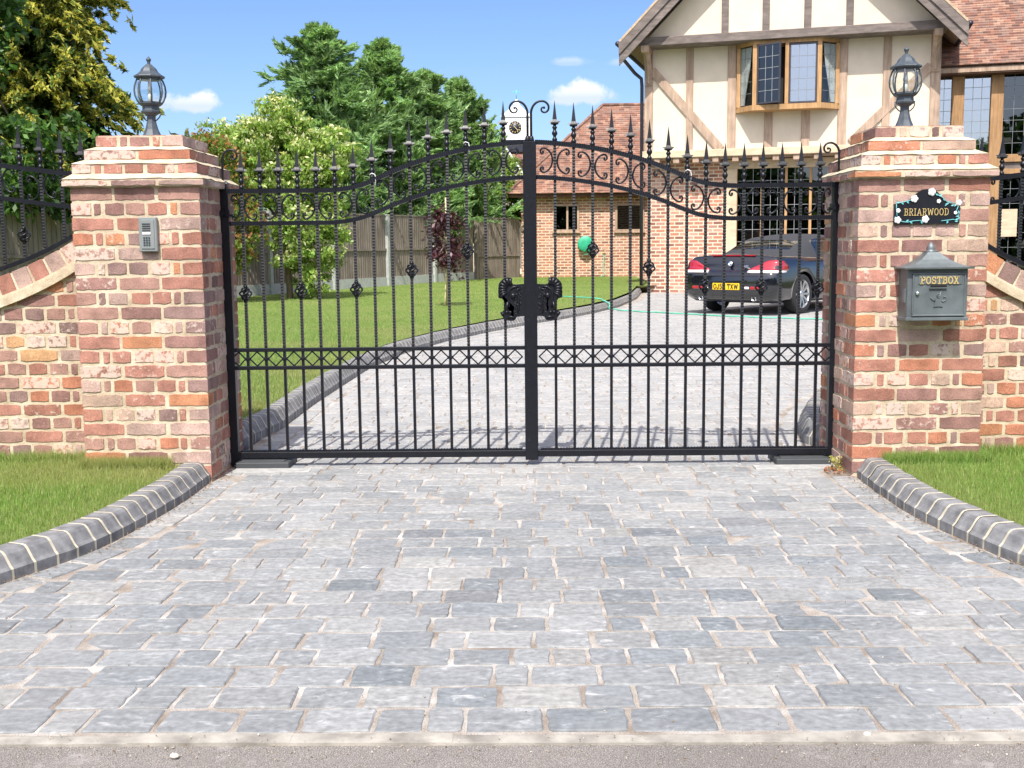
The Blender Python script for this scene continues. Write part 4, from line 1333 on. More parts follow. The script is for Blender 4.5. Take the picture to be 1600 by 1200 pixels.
# ------------------------------------------------------------------ timber framed house
H = thing('timber_framed_house', 'cream and oak timber framed house with a gabled front and bay window', 'house', (2.92, 28.4, 0), R(-15))
HL = dict(local=True)
W_ = 6.76
m = MB(); m.box(.02, 1.93, 0, .3, -.2, 3.28); m.box(4.66, W_, 0, .3, -.2, 3.28); m.box(1.93, 4.66, .02, .3, -.2, .62); m.box(.02, .3, .3, 7.8, -.2, 3.28)
m.build('brick_wall', MT['hbrick'], H, **HL)
m = MB(); m.box(.03, W_ - .02, -.5, 7.8, 3.30, 6.15)
m.build('render_wall', MT['render'], H, **HL)
m = MB(); m.box(.0, W_, -.48, .2, 3.24, 3.30); m.build('jetty_soffit', MT['oakbrown'], H, **HL)


def timber(name, u0, u1, z0, z1, v0, v1, mat):
    m = MB(); m.box(u0, u1, v0, v1, z0, z1, bev=.012); return m.build(name, MT[mat], H, **HL)


for u0, u1 in ((.02, .22), (1.02, 1.19), (2.0, 2.2), (4.52, 4.72), (5.50, 5.67), (6.52, 6.74)): timber('timber_post', u0, u1, 3.44, 6.0, -.545, -.48, 'oakbrown')
for u0, u1 in ((2.86, 3.05), (3.71, 3.90)): timber('timber_stud', u0, u1, 3.44, 4.28, -.54, -.48, 'oakbrown')
timber('bressummer', -.02, W_ + .02, 3.27, 3.445, -.60, -.42, 'oakpale')
for i in range(14): timber('joist_end', .25 + i * .47, .40 + i * .47, 3.14, 3.27, -.56, .0, 'oakbrown')
for (a, b) in (((.20, 5.36), (1.86, 3.44)), ((6.52, 5.14), (4.83, 3.5))):
    m = MB(); m.bar((a[0], -.52, a[1]), (b[0], -.52, b[1]), .20, .07, (0, 1, 0)); o = m.build('brace', MT['oakbrown'], H, **HL)
# jettied gable
gx0, gx1, gm, gz0 = .10, 6.66, 3.38, 6.0
ap = 9.45
m = MB(); m.prism([(gx0, gz0), (gx1, gz0), (gm, gz0 + (gm - gx0))], lambda a, b, d: (a, d, b), -.88, -.4); m.build('gable_panel', MT['render'], H, **HL)
timber('tie_beam', -.05, 6.80, 5.84, 6.04, -1.09, -.45, 'oakgrey')
for u0, u1 in ((1.88, 2.04), (2.81, 2.97), (3.74, 3.90), (4.66, 4.82)):
    timber('gable_stud', u0, u1, 6.04, 6.04 + min(u0 - gx0, gx1 - u1) + .1, -.93, -.86, 'oakgrey')
for s, u in ((1, .12), (-1, 6.62)):
    m = MB(); P = [(u, -.55, 5.05), (u, -.58, 5.25), (u, -.68, 5.5), (u, -.83, 5.68), (u, -1.02, 5.82)]
    m.tube(P, .085, 4, sm=False); m.bar((u, -.52, 5.0), (u, -.52, 5.84), .16, .12, (0, 1, 0)); m.bar((u, -.5, 5.78), (u, -1.15, 5.78), .18, .14); m.build('knee_bracket', MT['oakbrown'], H, **HL)
# roof, barge boards
m = MB(); ez = 5.93; eL, eR = -.42, 7.18; zr = ez + 3.8
vf, vb = -1.46, 8.0
m2 = MB()
for s, e in ((1, eL), (-1, eR)):
    tiled_slope(m, (e, vf, ez) if s > 0 else (e, vb, ez), (e, vb, ez) if s > 0 else (e, vf, ez), (s, 0, 1), 5.38)
    a, b = (e, ez - .03), (3.38, zr - .03)
    m2.add([(a[0], vf + .02, a[1]), (b[0], vf + .02, b[1]), (b[0], vb, b[1]), (a[0], vb, a[1]), (a[0], vf + .02, a[1] - .04), (b[0], vf + .02, b[1] - .04), (b[0], vb, b[1] - .04), (a[0], vb, a[1] - .04)],
           [(0, 1, 2, 3), (4, 7, 6, 5), (0, 4, 5, 1), (0, 3, 7, 4)])
rf = m.build('roof', MT['tile'], H, fixn=False, **HL)
m2.build('soffit', MT['oakbrown'], rf, local=True)
m = MB()
for s, e in ((1, eL), (-1, eR)):
    for q, (d, v0, v1) in enumerate(((.0, -1.48, -1.41), (.17, -1.44, -1.38))):
        za = ez - .045 - d * 1.414; w = .27
        m.prism([(e - s * .02, za - .0), (3.38, za + 3.80 + .02 * 1), (3.38, za + 3.80 - w), (e - s * .02, za - w)], lambda a, b, dd: (a, dd, b), v0, v1)
m.build('bargeboard', MT['oakgrey'], H, **HL)
m = MB()
for s, e in ((1, eL), (-1, eR)): m.bar((e, -1.47, ez - .012), (3.38, -1.47, zr - .012), .05, .04, (0, 1, 0))
m.build('verge_tiles', MT['verge'], rf, local=True)
for s, e in ((-1, eL), (1, eR)):
    m = MB(); m.tube([(e + s * .05, -1.46, ez - .06), (e + s * .05, 7.8, ez - .06)], .06, 8, sm=True); m.build('gutter', MT['gutter'], H, **HL)
m = MB(); m.tube([(eL - .04, -1.15, ez - .08), (eL - .03, -1.15, 5.62), (eL + .06, -1.05, 5.52), (-.20, -.62, 5.30), (-.06, -.52, 5.18), (-.045, -.52, 5.0), (-.045, -.52, .2)], .042, 8); m.build('downpipe', MT['gutter'], H, **HL)
# bay window
bz0, bz1 = 4.40, 5.74
bp = [(2.22, -.52), (2.64, -.93), (4.12, -.93), (4.54, -.52)]
bay = MB(); bay.prism([(2.16, -.50), (2.61, -1.0), (4.15, -1.0), (4.60, -.50)], lambda a, b, d: (a, b, d), 4.265, 4.385)
bay.prism([(2.18, -.50), (2.63, -.97), (4.13, -.97), (4.58, -.50)], lambda a, b, d: (a, b, d), 5.755, 5.85)
for u, v, w in ((2.26, -.555, .09), (2.655, -.915, .10), (3.38, -.935, .085), (4.105, -.915, .10), (4.50, -.555, .09)): bay.box(u - w / 2, u + w / 2, v - .045, v + .045, 4.385, 5.755, bev=.006)
bw = bay.build('bay_window', MT['oak'], H, **HL)
WL[bw.name] = Vector((0, 0, 0))
m = MB(); m.prism([(2.30, -.505), (2.70, -.80), (4.06, -.80), (4.46, -.505)], lambda a, b, d: (a, b, d), 4.39, 4.40); m.box(2.3, 4.46, -.512, -.502, 4.39, 5.74); m.build('dark_room', MT['room'], bw, local=True)
U = (1, 0, 0); Wv = (0, 0, 1); N = (0, -1, 0)
# fixed pane
m = MB()
def casement(m, T, w, h, f=.035):
    for a, b, c, d in ((0, f, 0, h), (w - f, w, 0, h), (f, w - f, 0, f), (f, w - f, h - f, h)): m.box(a, b, -.02, .02, c, d, T=T)
T = Matrix.Translation((3.432, -.935, 4.40)); casement(m, T, .615, 1.34); c1 = m.build('casement', MT['casement'], bw, local=True)
pane('window_pane', (3.467, -.935, 4.435), U, Wv, .545, 1.27, 3, 5, 'wglass', bw, 'lead', N)
a = R(28); Ua = (math.cos(a), -math.sin(a), 0); Na = (-math.sin(a), -math.cos(a), 0)
m = MB(); T = Matrix((Vector(Ua), Vector(Na), Vector(Wv))).transposed().to_4x4(); T.translation = (2.72, -.965, 4.40); casement(m, T, .60, 1.34); m.build('open_casement', MT['casement'], bw, local=True)
O = Vector((2.72, -.965, 4.435)) + Vector(Ua) * .035; pane('window_pane', O, Ua, Wv, .53, 1.27, 3, 5, 'wglassdark', bw, 'leadlight', Na)
for (A, B) in ((bp[0], bp[1]), (bp[2], bp[3])):
    A, B = Vector((*A, 0)), Vector((*B, 0)); d = (B - A).normalized(); nn = Vector((d.y, -d.x, 0)); L = (B - A).length
    O = A + d * .07 + Vector((0, 0, 4.40)); pane('window_pane', O, d, Wv, L - .16, 1.34, 2, 5, 'wclear', bw, 'lead', nn, None)
    m = MB(); O2 = A + d * .10 - nn * .028
    k = 1 if A.x < 3 else -1
    n = 16; w = L - .2
    V = []; F = []
    for i in range(n + 1):
        for j, z in enumerate((5.72, 5.3, 4.9, 4.55, 4.42)):
            wd = (1, .86, .62, .42, .34)[j]; tt = i / n * wd
            tt = tt if k > 0 else 1 - tt
            p = O2 + d * (w * tt) + nn * (.018 * math.sin(i * 2.4)); V.append((p.x, p.y, z))
    for i in range(n):
        for j in range(4): F.append((5 * i + j, 5 * i + j + 1, 5 * i + 6 + j, 5 * i + 5 + j))
    m.add(V, F, sm=True); m.build('curtain', MT['curtain'], bw, local=True)
# ground floor oak window
m = MB()
for u0, u1 in ((1.93, 2.22), (2.775, 2.835), (3.345, 3.405), (3.91, 3.975), (4.50, 4.66)): m.box(u0, u1, -.05, .08, .62, 3.05, bev=.006)
gw = m.build('ground_floor_window', MT['oak'], H, **HL)
WL[gw.name] = Vector((0, 0, 0))
m = MB(); m.box(1.93, 4.66, -.06, .1, 3.0, 3.22, bev=.006); m.build('window_head', MT['oakpale'], gw, local=True)
m = MB(); m.box(2.22, 4.5, -.08, .1, .55, .66, bev=.006); m.build('window_sill', MT['oakpale'], gw, local=True)
m = MB(); m.box(1.945, 2.21, -.075, -.045, .62, 3.0, bev=.006); m.build('pale_post', MT['oakpale'], gw, local=True)
for u0, u1 in ((2.22, 2.775), (2.835, 3.345), (3.405, 3.91), (3.975, 4.5)): pane('window_pane', (u0, .03, .66), U, Wv, u1 - u0, 2.34, 3, 8, 'wglassdark', gw, 'leadlight', N)
m = MB(); m.box(2.2, 4.5, .22, .26, .6, 3.1); m.build('dark_room', MT['room'], gw, local=True)
# taller range on the right
m = MB(); RV = 1.2
m.box(W_, 14, RV + .25, 8, -.2, 5.2); m.build('rear_range_wall', MT['room'], H, **HL)
m = MB(); tiled_slope(m, (6.3, RV - .45, 5.30), (15, RV - .45, 5.30), (0, 1, .95), 8.5)
m2 = MB(); m2.prism([(RV - .40, 5.14), (8, 5.14), (8, 5.20 + 7 * .95), (RV - .40, 5.24)], lambda a, b, d: (d, a, b), W_ - .3, 14.5); m2.build('eaves_filling', MT['oakbrown'], H, **HL)
r2 = m.build('rear_range_roof', MT['tile'], H, fixn=False, **HL)
m = MB(); m.box(W_, 14, RV - .38, RV - .32, 5.10, 5.27, bev=.006); m.box(W_, 14, RV - .32, RV + .2, 5.10, 5.14); m.build('fascia', MT['oakdark'], H, **HL)
m = MB()
for u0, u1 in ((7.14, 7.42), (8.01, 8.29), (9.25, 9.53), (10.5, 10.78), (12, 12.28)): m.box(u0, u1, RV - .06, RV + .14, .3, 5.10, bev=.01)
m.box(W_, 14, RV - .04, RV + .12, 3.06, 3.24, bev=.006); m.box(W_, 14, RV - .04, RV + .12, 2.78, 2.90, bev=.006)
ow = m.build('oak_glazing_frame', MT['oakmid'], H, **HL)
WL[ow.name] = Vector((0, 0, 0))
for i, (u0, u1, c) in enumerate(((6.80, 7.14, 2), (7.42, 8.01, 3), (8.29, 9.25, 4), (9.53, 10.5, 4))):
    pane('window_pane', (u0, RV + .05, 3.24), U, Wv, u1 - u0, 1.86, c, 7, 'wglass' if i < 2 else 'wglassdark', ow, 'lead', N)
    pane('window_pane', (u0, RV + .05, .35), U, Wv, u1 - u0, 2.43, c, 7, 'wglassdark', ow, 'lead', N)
    m = MB(); m.box(u0, u1, RV + .02, RV + .10, 2.90, 3.06); m.build('transom_panel', MT['oakgrey'], ow, local=True)
m = MB(); m.box(8.29, 8.70, RV - .03, RV + .02, 1.3, 1.95); m.build('cream_panel', MT['oakpale'], ow, local=True)

# ------------------------------------------------------------------ single storey brick garage
G = thing('brick_garage', 'low brick garage with a hipped clay tile roof behind the lawn', 'garage', (1.8, 36, .1))
m = MB(); m.box(-.27, 8, 36, 36.25, -.1, 2.80); m.box(-.27, 0, 36.25, 41.6, -.1, 2.80)
m.build('wall', MT['hbrick'], G)
m = MB(); ze = 2.82; sl = .952; y0 = 35.58
tiled_slope(m, (-.70, y0, ze), (9, y0, ze), (0, 1, sl), 4.42, ends=lambda s: (s / 1.381 * 1.0, 0))
tiled_slope(m, (-.70, y0 + 6.4, ze), (-.70, y0, ze), (1, 0, sl), 4.42, ends=lambda s: (s / 1.381, s / 1.381))
rf = m.build('roof', MT['tile'], G, fixn=False)
m = MB()
m.tube([(-.70, y0, ze + .02), (2.50, y0 + 3.2, ze + 3.07)], .05, 6); m.tube([(2.50, y0 + 3.2, ze + 3.07), (9, y0 + 3.2, ze + 3.07)], .055, 6)
m.build('ridge_tiles', MT['tile'], rf)
m = MB(); m.box(-.66, 9, y0 + .08, y0 + .12, ze - .12, ze + .02, bev=.004); m.box(-.62, 8.9, y0 + .12, 36.0, ze - .10, ze - .07); m.build('fascia', MT['oakdark'], G)
for wx0, wx1, two, pz0 in ((.74, 1.57, 1, 1.63), (2.70, 3.62, 0, 1.62)):
    m = MB(); f = .07
    for a, b, c, d in ((wx0, wx1, pz0, pz0 + f), (wx0, wx1, 2.50 - f, 2.50)): m.box(a, b, 35.95, 36.05, c, d)
    for a, b in ((wx0, wx0 + f), (wx1 - f, wx1)) + (((wx0 + .42, wx0 + .48),) if two else ()): m.box(a, b, 35.953, 36.05, pz0 + f, 2.50 - f)
    m.box(wx0 - .03, wx1 + .03, 35.92, 36.02, pz0 - .05, pz0, bev=.006)
    w = m.build('window', MT['oakbrown'], G)
    WL[w.name] = WL[G.name]
    m = MB(); m.box(wx0 + f, wx1 - f, 35.985, 35.995, pz0 + f, 2.5 - f); m.build('glass', MT['wglassdark'], w)
    m = MB(); m.box(wx0 + .02, wx1 - .02, 35.996, 35.999, pz0 + .02, 2.48); m.build('dark_room', MT['room'], w)

t = thing('hose_reel', 'green plastic hose reel fixed to the garage wall', 'hose reel', (1.76, 36, 1.22))
m = MB()
m.lathe([(.24, 0), (.25, .015), (.25, .03), (.10, .04), (.10, .16), (.25, .17), (.25, .185), (.235, .20), (.06, .205), (1e-4, .205)], 24, (1.76, 35.97, 1.24), axis=(0, -1, 0)); m.build('drum', MT['reel'], t)
m = MB()
for i in range(5): m.tube([(1.76 + (.12 + .02 * i) * math.cos(a), 35.92 - .012 * (i % 4), 1.24 + (.12 + .02 * i) * math.sin(a)) for a in np.linspace(0, 6.2, 24)], .011, 5)
m.tube([(1.90, 35.84, 1.10), (1.88, 35.82, .98), (1.80, 35.82, .90), (1.70, 35.83, .93)], .011, 5); m.build('coiled_hose', MT['hose'], t)
m = MB(); m.box(1.70, 1.82, 35.95, 36.0, 1.1, 1.45); m.build('wall_bracket', MT['darkplastic'], t)
t = thing('garden_tap', 'brass garden tap on the garage wall with a hose hanging from it', 'tap', (2.34, 35.95, .95))
m = MB(); m.tube([(2.34, 36, .98), (2.34, 35.88, .98), (2.34, 35.86, .90)], .022, 7); m.bar((2.29, 35.9, 1.05), (2.39, 35.9, 1.05), .02, .02); m.bar((2.34, 35.9, .98), (2.34, 35.9, 1.05), .02, .02); m.build('spout', MT['brass'], t)
m = MB(); m.tube([(2.34, 35.86, .90), (2.335, 35.84, .6), (2.345, 35.83, .3), (2.33, 35.7, .225), (2.2, 35.4, .222)], .013, 6); m.build('hose_tail', MT['hose'], t)
m = MB(); P = [(.6, 22.3, .20), (1.0, 21.8, .20), (1.25, 21.4, .20), (1.42, 21.1, .16), (1.5, 20.95, .02), (1.66, 20.6, .013), (2.0, 20.1, .013), (2.5, 19.55, .013), (3.05, 18.85, .013), (3.6, 18.3, .013), (4.2, 17.9, .013), (4.8, 17.55, .013), (6.0, 17.2, .013)]
Q = []
for i in range(len(P) - 1):
    a, b = Vector(P[i]), Vector(P[i + 1])
    for k in range(6):
        p = a.lerp(b, k / 6); Q.append((p.x + .03 * math.sin(i * 6 + k), p.y + .03 * math.cos(1.3 * (i * 6 + k)), p.z))
m.tube(Q, .0125, 6); tag(m.build('garden_hose', MT['hose'], None, (2.5, 19.55, 0)), 'green garden hose trailing from the lawn across the drive behind the car', 'hose')

# ------------------------------------------------------------------ clock turret house beyond
T_ = thing('clock_turret_house', 'far red roofed building with a white clock turret and half timbered gable', 'house', (0, 50, 0))
m = MB(); m.box(-3.2, 6, 51.5, 56, -.2, 3.6); m.build('wall', MT['render'], T_)
m = MB(); tiled_slope(m, (-3.4, 51.0, 3.6), (6.2, 51.0, 3.6), (0, 1, .92), 3.4); rf = m.build('roof', MT['tile'], T_, fixn=False)
m = MB(); m.prism([(-2.3, 3.0), (.55, 3.0), (-.98, 5.25)], lambda a, b, d: (a, d, b), 49.5, 51.6); m.build('gable', MT['white'], T_)
m = MB()
for p, q in (((-1.02, 5.42), (.70, 2.9)), ((-1.02, 5.42), (-2.5, 3.1))):
    m.bar((p[0], 49.40, p[1]), (q[0], 49.40, q[1]), .08, .16, (0, 1, 0))
m.build('bargeboard', MT['white'], T_)
m = MB()
for p, q in (((-.98, 5.10), (.52, 2.85)), ((-1.9, 4.02), (-.2, 4.02)), ((-.1, 4.0), (-.9, 3.1)), ((-.98, 5.1), (-2.3, 3.1)), ((-1.0, 5), (-1.0, 3))): m.bar((p[0], 49.45, p[1]), (q[0], 49.45, q[1]), .09, .12, (0, 1, 0))
m.build('half_timbering', MT['oakbrown'], T_)
m = MB()
for s, (p, q) in enumerate((((-1.02, 5.5), (.85, 2.85)), ((-1.02, 5.5), (-2.7, 3.05)))):
    m.add([(p[0], 49.35, p[1]), (q[0], 49.35, q[1]), (q[0], 52.5, q[1]), (p[0], 52.5, p[1])], [(0, 1, 2, 3)])
m.build('gable_roof', MT['tile'], T_)
m = MB(); m.box(-3.6, -1.9, 51.2, 53, 5.3, 5.5); m.prism([(-2.9, 5.4), (-1.5, 5.4), (-2.1, 6.15)], lambda a, b, d: (a, d, b), 52, 54); m.build('side_roof', MT['tile'], rf)
t0x, t1x, ty = -1.17, .08, 50.2
m = MB(); m.box(t0x, t1x, ty, ty + 1.25, 5.82, 6.80); m.box(t0x - .05, t1x + .05, ty - .05, ty + 1.3, 6.80, 6.86); tu = m.build('turret', MT['white'], T_)
m = MB(); m.box(t0x - .03, t1x + .03, ty - .03, ty + 1.28, 5.3, 5.82); m.build('turret_base', MT['gutter'], T_)
cx, cy = (t0x + t1x) / 2, ty + .62
m = MB(); m.lathe([(.92, 6.86), (.52, 7.12), (.22, 7.35), (.05, 7.62), (1e-4, 7.64)], 4, (cx, cy, 0), sm=False, ph=math.pi / 4); m.build('turret_roof', MT['white'], tu)
m = MB(); m.tube([(cx, cy, 7.6), (cx, cy, 8.05)], .02, 6); m.bar((cx - .22, cy, 7.95), (cx + .2, cy, 7.95), .02, .05); m.build('weather_vane', MT['teal'], tu)
m = MB(); m.lathe([(.27, 0), (.27, .03), (1e-4, .032)], 24, (cx - .06, ty, 6.35), axis=(0, -1, 0)); ck = m.build('clock_face', MT['gutter'], tu)
m = MB()
for k in range(12):
    a = R(30 * k); c = Vector((cx - .06 + .21 * math.sin(a), ty - .034, 6.35 + .21 * math.cos(a))); d = Vector((math.sin(a), 0, math.cos(a)))
    m.bar(c - d * .035, c + d * .035, .032, .008, (0, 1, 0))
m.bar((cx - .06 - .06, ty - .042, 6.35 + .06), (cx - .06 + .13, ty - .042, 6.35 - .14), .03, .008, (0, 1, 0)); m.bar((cx - .06, ty - .046, 6.35), (cx - .06 - .07, ty - .046, 6.35 + .07), .03, .008, (0, 1, 0))
m.build('clock_numerals_and_hands', MT['gold'], ck)

# ------------------------------------------------------------------ fence
A = Vector((FA[0], FA[1], 0)); B = Vector((FB[0], FB[1], 0)); D = (A - B); Lf = D.length; D.normalize(); FN = Vector((D.y, -D.x, 0))


def fence_run(P, Q, label, gravel, ht=1.90):
    P, Q = Vector(P), Vector(Q); d = (Q - P); L = d.length; d.normalize(); nn = Vector((d.y, -d.x, 0)); nn = nn if nn.y < 0 else -nn
    t = thing('panel_fence', label, 'fence', tuple((P + Q) / 2), 0, 'close boarded garden fence')
    w = 2.478 if gravel else L; n = int(L / w + .01); P = Q - d * (w * n)
    for i in range(n):
        a = P + d * (w * i); b = a + d * w; za = lawnz(a.y) - .06
        m = MB(); k = int(w / .105); bw_ = (w - .12) / k
        z0 = za + (.30 if gravel else .05); z1 = za + ht
        for j in range(k):
            s = a + d * (.06 + bw_ * j); e = a + d * (.06 + bw_ * (j + 1) + .012)
            o0, o1 = nn * rnd.uniform(.004, .008), nn * rnd.uniform(.018, .022)
            dz = rnd.uniform(-.008, .004)
            V = [tuple(v) for v in (s + o1, e + o0, e + o0 - nn * .012, s - nn * .004)]
            V = [(x, y, z0) for x, y, z in V] + [(x, y, z1 + dz) for x, y, z in V]
            m.add(V, [(0, 1, 5, 4), (1, 2, 6, 5), (2, 3, 7, 6), (3, 0, 4, 7), (4, 5, 6, 7)])
        for zz in (z1 - .02,): m.bar(a + d * .05 + Vector((0, 0, zz + .03)), b - d * .05 + Vector((0, 0, zz + .03)), .05, .035)
        zz = z0 + .72; m.bar(a + d * .05 + nn * .028 + Vector((0, 0, zz)), b - d * .05 + nn * .028 + Vector((0, 0, zz)), .03, .06)
        m.build('board_panel', MT['fence'], t)
        if gravel:
            m = MB(); m.bar(a + d * .05 + nn * .012 + Vector((0, 0, za + .12)), b - d * .05 + nn * .012 + Vector((0, 0, za + .12)), .05, .36); m.build('gravel_board', MT['concretepost'], t)
        m = MB(); z_ = ht + (.03 if gravel else -.03)
        m.bar(a + Vector((0, 0, za - .2)) + nn * .03, a + Vector((0, 0, za + z_)) + nn * .03, .11, .10, (d.x, d.y, 0)); m.build('fence_post', MT['concretepost'] if gravel else MT['fence'], t)
    return t


fence_run((FB[0], FB[1], 0), (FA[0], FA[1], 0), 'long grey close boarded fence with concrete posts beside the lawn', True)
fence_run((FA[0] + .05, FA[1] + .06, 0), (-.30, 36.1, 0), 'short sunlit wooden fence between the long fence and the garage', False)


# ------------------------------------------------------------------ trees
def norm(a): return a / (np.linalg.norm(a, axis=-1, keepdims=True) + 1e-9)


def leaf_quads(C, Dn, L, W):
    """pointed leaves centred on C with axis Dn"""
    n = len(C); r = norm(rng.normal(size=(n, 3))); S = norm(np.cross(Dn, r)); L = np.asarray(L).reshape(-1, 1); W = np.asarray(W).reshape(-1, 1)
    V = np.empty((n, 4, 3)); V[:, 0] = C - Dn * L; V[:, 1] = C + S * W; V[:, 2] = C + Dn * L; V[:, 3] = C - S * W
    return V


def trunk(parent, base, top, r0, r1, limbs=(), mat='bark', name='trunk'):
    m = MB(); base, top = Vector(base), Vector(top); n = 8; P = []
    for i in range(n + 1):
        t = i / n; P.append(base.lerp(top, t) + Vector((math.sin(t * 5 + base.x) * .06 * r0 / .15, math.cos(t * 4) * .05 * r0 / .15, 0)))
    m.tube(P, [r0 + (r1 - r0) * i / n for i in range(n + 1)], 8)
    for t, e in limbs:
        s = base.lerp(top, t); e = Vector(e); mid = s.lerp(e, .5) + Vector((0, 0, .12 * (e - s).length))
        m.tube([s, mid, e], [r0 * .45 * (1 - t * .5), r0 * .3 * (1 - t * .5), r0 * .08], 6)
    return m.build(name, MT[mat], parent)


def broadleaf(name, label, cat, base, lobes, nclump, per, leaf, cols, r0=.12, group=None, trunkmat='bark', tops=None, drop=.5):
    """lobes: (x,y,z,rx,ry,rz) ellipsoids that the leaf clumps spread through"""
    t = thing(name, label, cat, base, 0, group)
    lob = np.array(lobes, float); vol = lob[:, 3] * lob[:, 4] * lob[:, 5]; idx = rng.choice(len(lob), nclump, p=vol / vol.sum())
    d = norm(rng.normal(size=(nclump, 3))); rr = rng.uniform(.25, 1.0, (nclump, 1)) ** .45
    CC = lob[idx, :3] + d * rr * lob[idx, 3:]
    top = lob[:, 2].max()
    trunk(t, base, (lob[:, 0].mean(), lob[:, 1].mean(), top), r0, r0 * .25, [(rnd.uniform(.25, .8), tuple(CC[i])) for i in range(min(14, nclump))], trunkmat)
    cr = rng.uniform(.5, 1.25, nclump) * leaf * 4.2
    k = per; Ci = np.repeat(np.arange(nclump), k); n = len(Ci)
    off = norm(rng.normal(size=(n, 3))) * rng.uniform(0, 1, (n, 1)) ** .6 * cr[Ci][:, None] * np.array((1.15, 1.15, .75))
    P = CC[Ci] + off
    out = norm(P - np.array((lob[:, 0].mean(), lob[:, 1].mean(), lob[:, 2].mean() - 1)))
    Dn = norm(out * .5 + rng.normal(size=(n, 3)) * .7 - np.array((0, 0, drop)))
    sz = rng.uniform(.6, 1.25, n) * leaf
    V = leaf_quads(P, Dn, sz, sz * .48)
    ct = np.array([c for c, _ in cols]); pw = np.array([w for _, w in cols], float); pw /= pw.sum()
    cc = ct[rng.choice(len(ct), n, p=pw)] * rng.uniform(.75, 1.3, (nclump, 1))[Ci] * rng.uniform(.85, 1.15, (n, 1))
    if tops is not None:
        s = np.clip((off[:, 2] / cr[Ci] + .25), 0, 1) * rng.uniform(.3, 1, n); kk = (s > .46)[:, None]
        cc = np.where(kk, np.array(tops) * rng.uniform(.8, 1.15, (n, 1)), cc)
    poly_cloud('crown', V, np.clip(cc, 0, .9), MT['leaf'], t)
    return t


def conifer(name, label, base, height, rad, nb, per, cols, group=None, droop=.1, lift=.35, zlow=.4, size=.10, shape=.75, tips=None, xs=1.0, rnd_dir=.55, tlen=.28, wid=(.11, .22)):
    """feathery sprays along branches that leave a central stem"""
    t = thing(name, label, 'conifer', base, 0, group); bx, by, bz = base
    f = rng.uniform(0, 1, nb) ** .85; z = bz + zlow + (height - zlow) * f
    a = rng.uniform(0, 2 * np.pi, nb); R_ = rad * (1 - f) ** shape * rng.uniform(.62, 1.22, nb) + .10
    # lumps in the outline
    R_ *= 1 + .18 * np.sin(a * 3 + z * 1.7) + .12 * np.sin(a * 5 - z * 2.9)
    lead = rng.uniform(size=nb) < (.16 if tips is None else .03); R_ = np.where(lead, R_ * 1.28, R_)
    trunk(t, base, (bx, by, bz + height * .96), rad * .09 + .04, .015)
    Ci = np.repeat(np.arange(nb), per); n = len(Ci); s = rng.uniform(.30, 1.0, n) ** .7
    dirs = np.stack([np.cos(a) * xs, np.sin(a), np.full(nb, lift)], 1)
    S0 = np.stack([np.full(nb, bx), np.full(nb, by), z], 1)
    P = S0[Ci] + dirs[Ci] * (R_[Ci] * s)[:, None]
    P[:, 2] -= droop * (R_[Ci] * s ** 2)
    wd = (.09 + .20 * (1 - s)) * np.clip(R_[Ci], .35, 1.6)
    tw = rng.integers(0, 11, n); tr_ = np.random.default_rng(3); tws = tr_.uniform(.25, 1, (nb, 11)); twd = norm(dirs[:, None, :] * .8 + tr_.normal(size=(nb, 11, 3)) * np.array((.75, .75, .45)))
    fr = rng.uniform(0, 1, n); S1 = tws[Ci, tw]; tl = (tlen * np.clip(R_, .5, 1.6))[Ci] * (1.15 - S1 * .5)
    P = S0[Ci] + dirs[Ci] * (R_[Ci] * S1)[:, None] + twd[Ci, tw] * (fr * tl)[:, None]
    P[:, 2] -= droop * R_[Ci] * (S1 ** 2 + .5 * fr ** 2 * tl); s = np.clip(S1 + fr * .2, 0, 1)
    P += rng.normal(size=(n, 3)) * (.045 * (1.1 - fr))[:, None]
    Dn = norm(twd[Ci, tw] * 1.1 + dirs[Ci] * np.array((.3, .3, .2)) + rng.normal(size=(n, 3)) * rnd_dir + np.array((0, 0, .25 - droop * 2.2)))
    sz = rng.uniform(.55, 1.3, n) * size
    V = leaf_quads(P, Dn, sz, sz * rng.uniform(*wid, n))
    ct = np.array([c for c, _ in cols]); pw = np.array([w for _, w in cols], float); pw /= pw.sum()
    cc = ct[rng.choice(len(ct), n, p=pw)] * rng.uniform(.7, 1.25, (nb, 1))[Ci]
    if tips is not None:
        kk = (s > .74 + rng.normal(size=n) * .06)[:, None] & (rng.uniform(size=(n, 1)) < .62)
        cc = np.where(kk, np.array(tips) * rng.uniform(.7, 1.2, (n, 1)), cc)
    poly_cloud('crown', V, np.clip(cc, 0, .9), MT['needle'], t)
    return t


GR = [((.05, .115, .024), 4), ((.075, .16, .034), 4), ((.13, .235, .06), 1.5), ((.025, .06, .014), 3)]
LG = [((.22, .37, .15), 4), ((.28, .44, .18), 3), ((.35, .50, .22), 2), ((.12, .23, .09), 3)]
gp = 'leylandii behind the fence'
conifer('conifer_tree', 'tallest dark green conifer behind the fence, left of the group', (-5.55, 30.5, 0), 6.9, 1.75, 300, 420, LG, gp, zlow=1.0, size=.115, shape=.62, lift=.5, tlen=.42, rnd_dir=.4)
conifer('conifer_tree', 'feathery conifer with a ragged top in the middle of the group', (-4.15, 32.5, 0), 6.8, 1.7, 280, 400, LG, gp, zlow=1.0, size=.115, shape=.62, lift=.5, tlen=.42, rnd_dir=.4)
conifer('conifer_tree', 'lighter green conifer just right of the ragged topped one', (-3.05, 33.5, 0), 6.1, 1.5, 240, 400, LG, gp, zlow=1.0, size=.115, shape=.62, lift=.5, tlen=.42, rnd_dir=.4)
conifer('conifer_tree', 'lowest conifer of the group, nearest the clock turret', (-2.15, 35.6, 0), 6.2, 1.4, 230, 400, LG, gp, zlow=1.0, size=.115, shape=.62, lift=.5, tlen=.42, rnd_dir=.4)
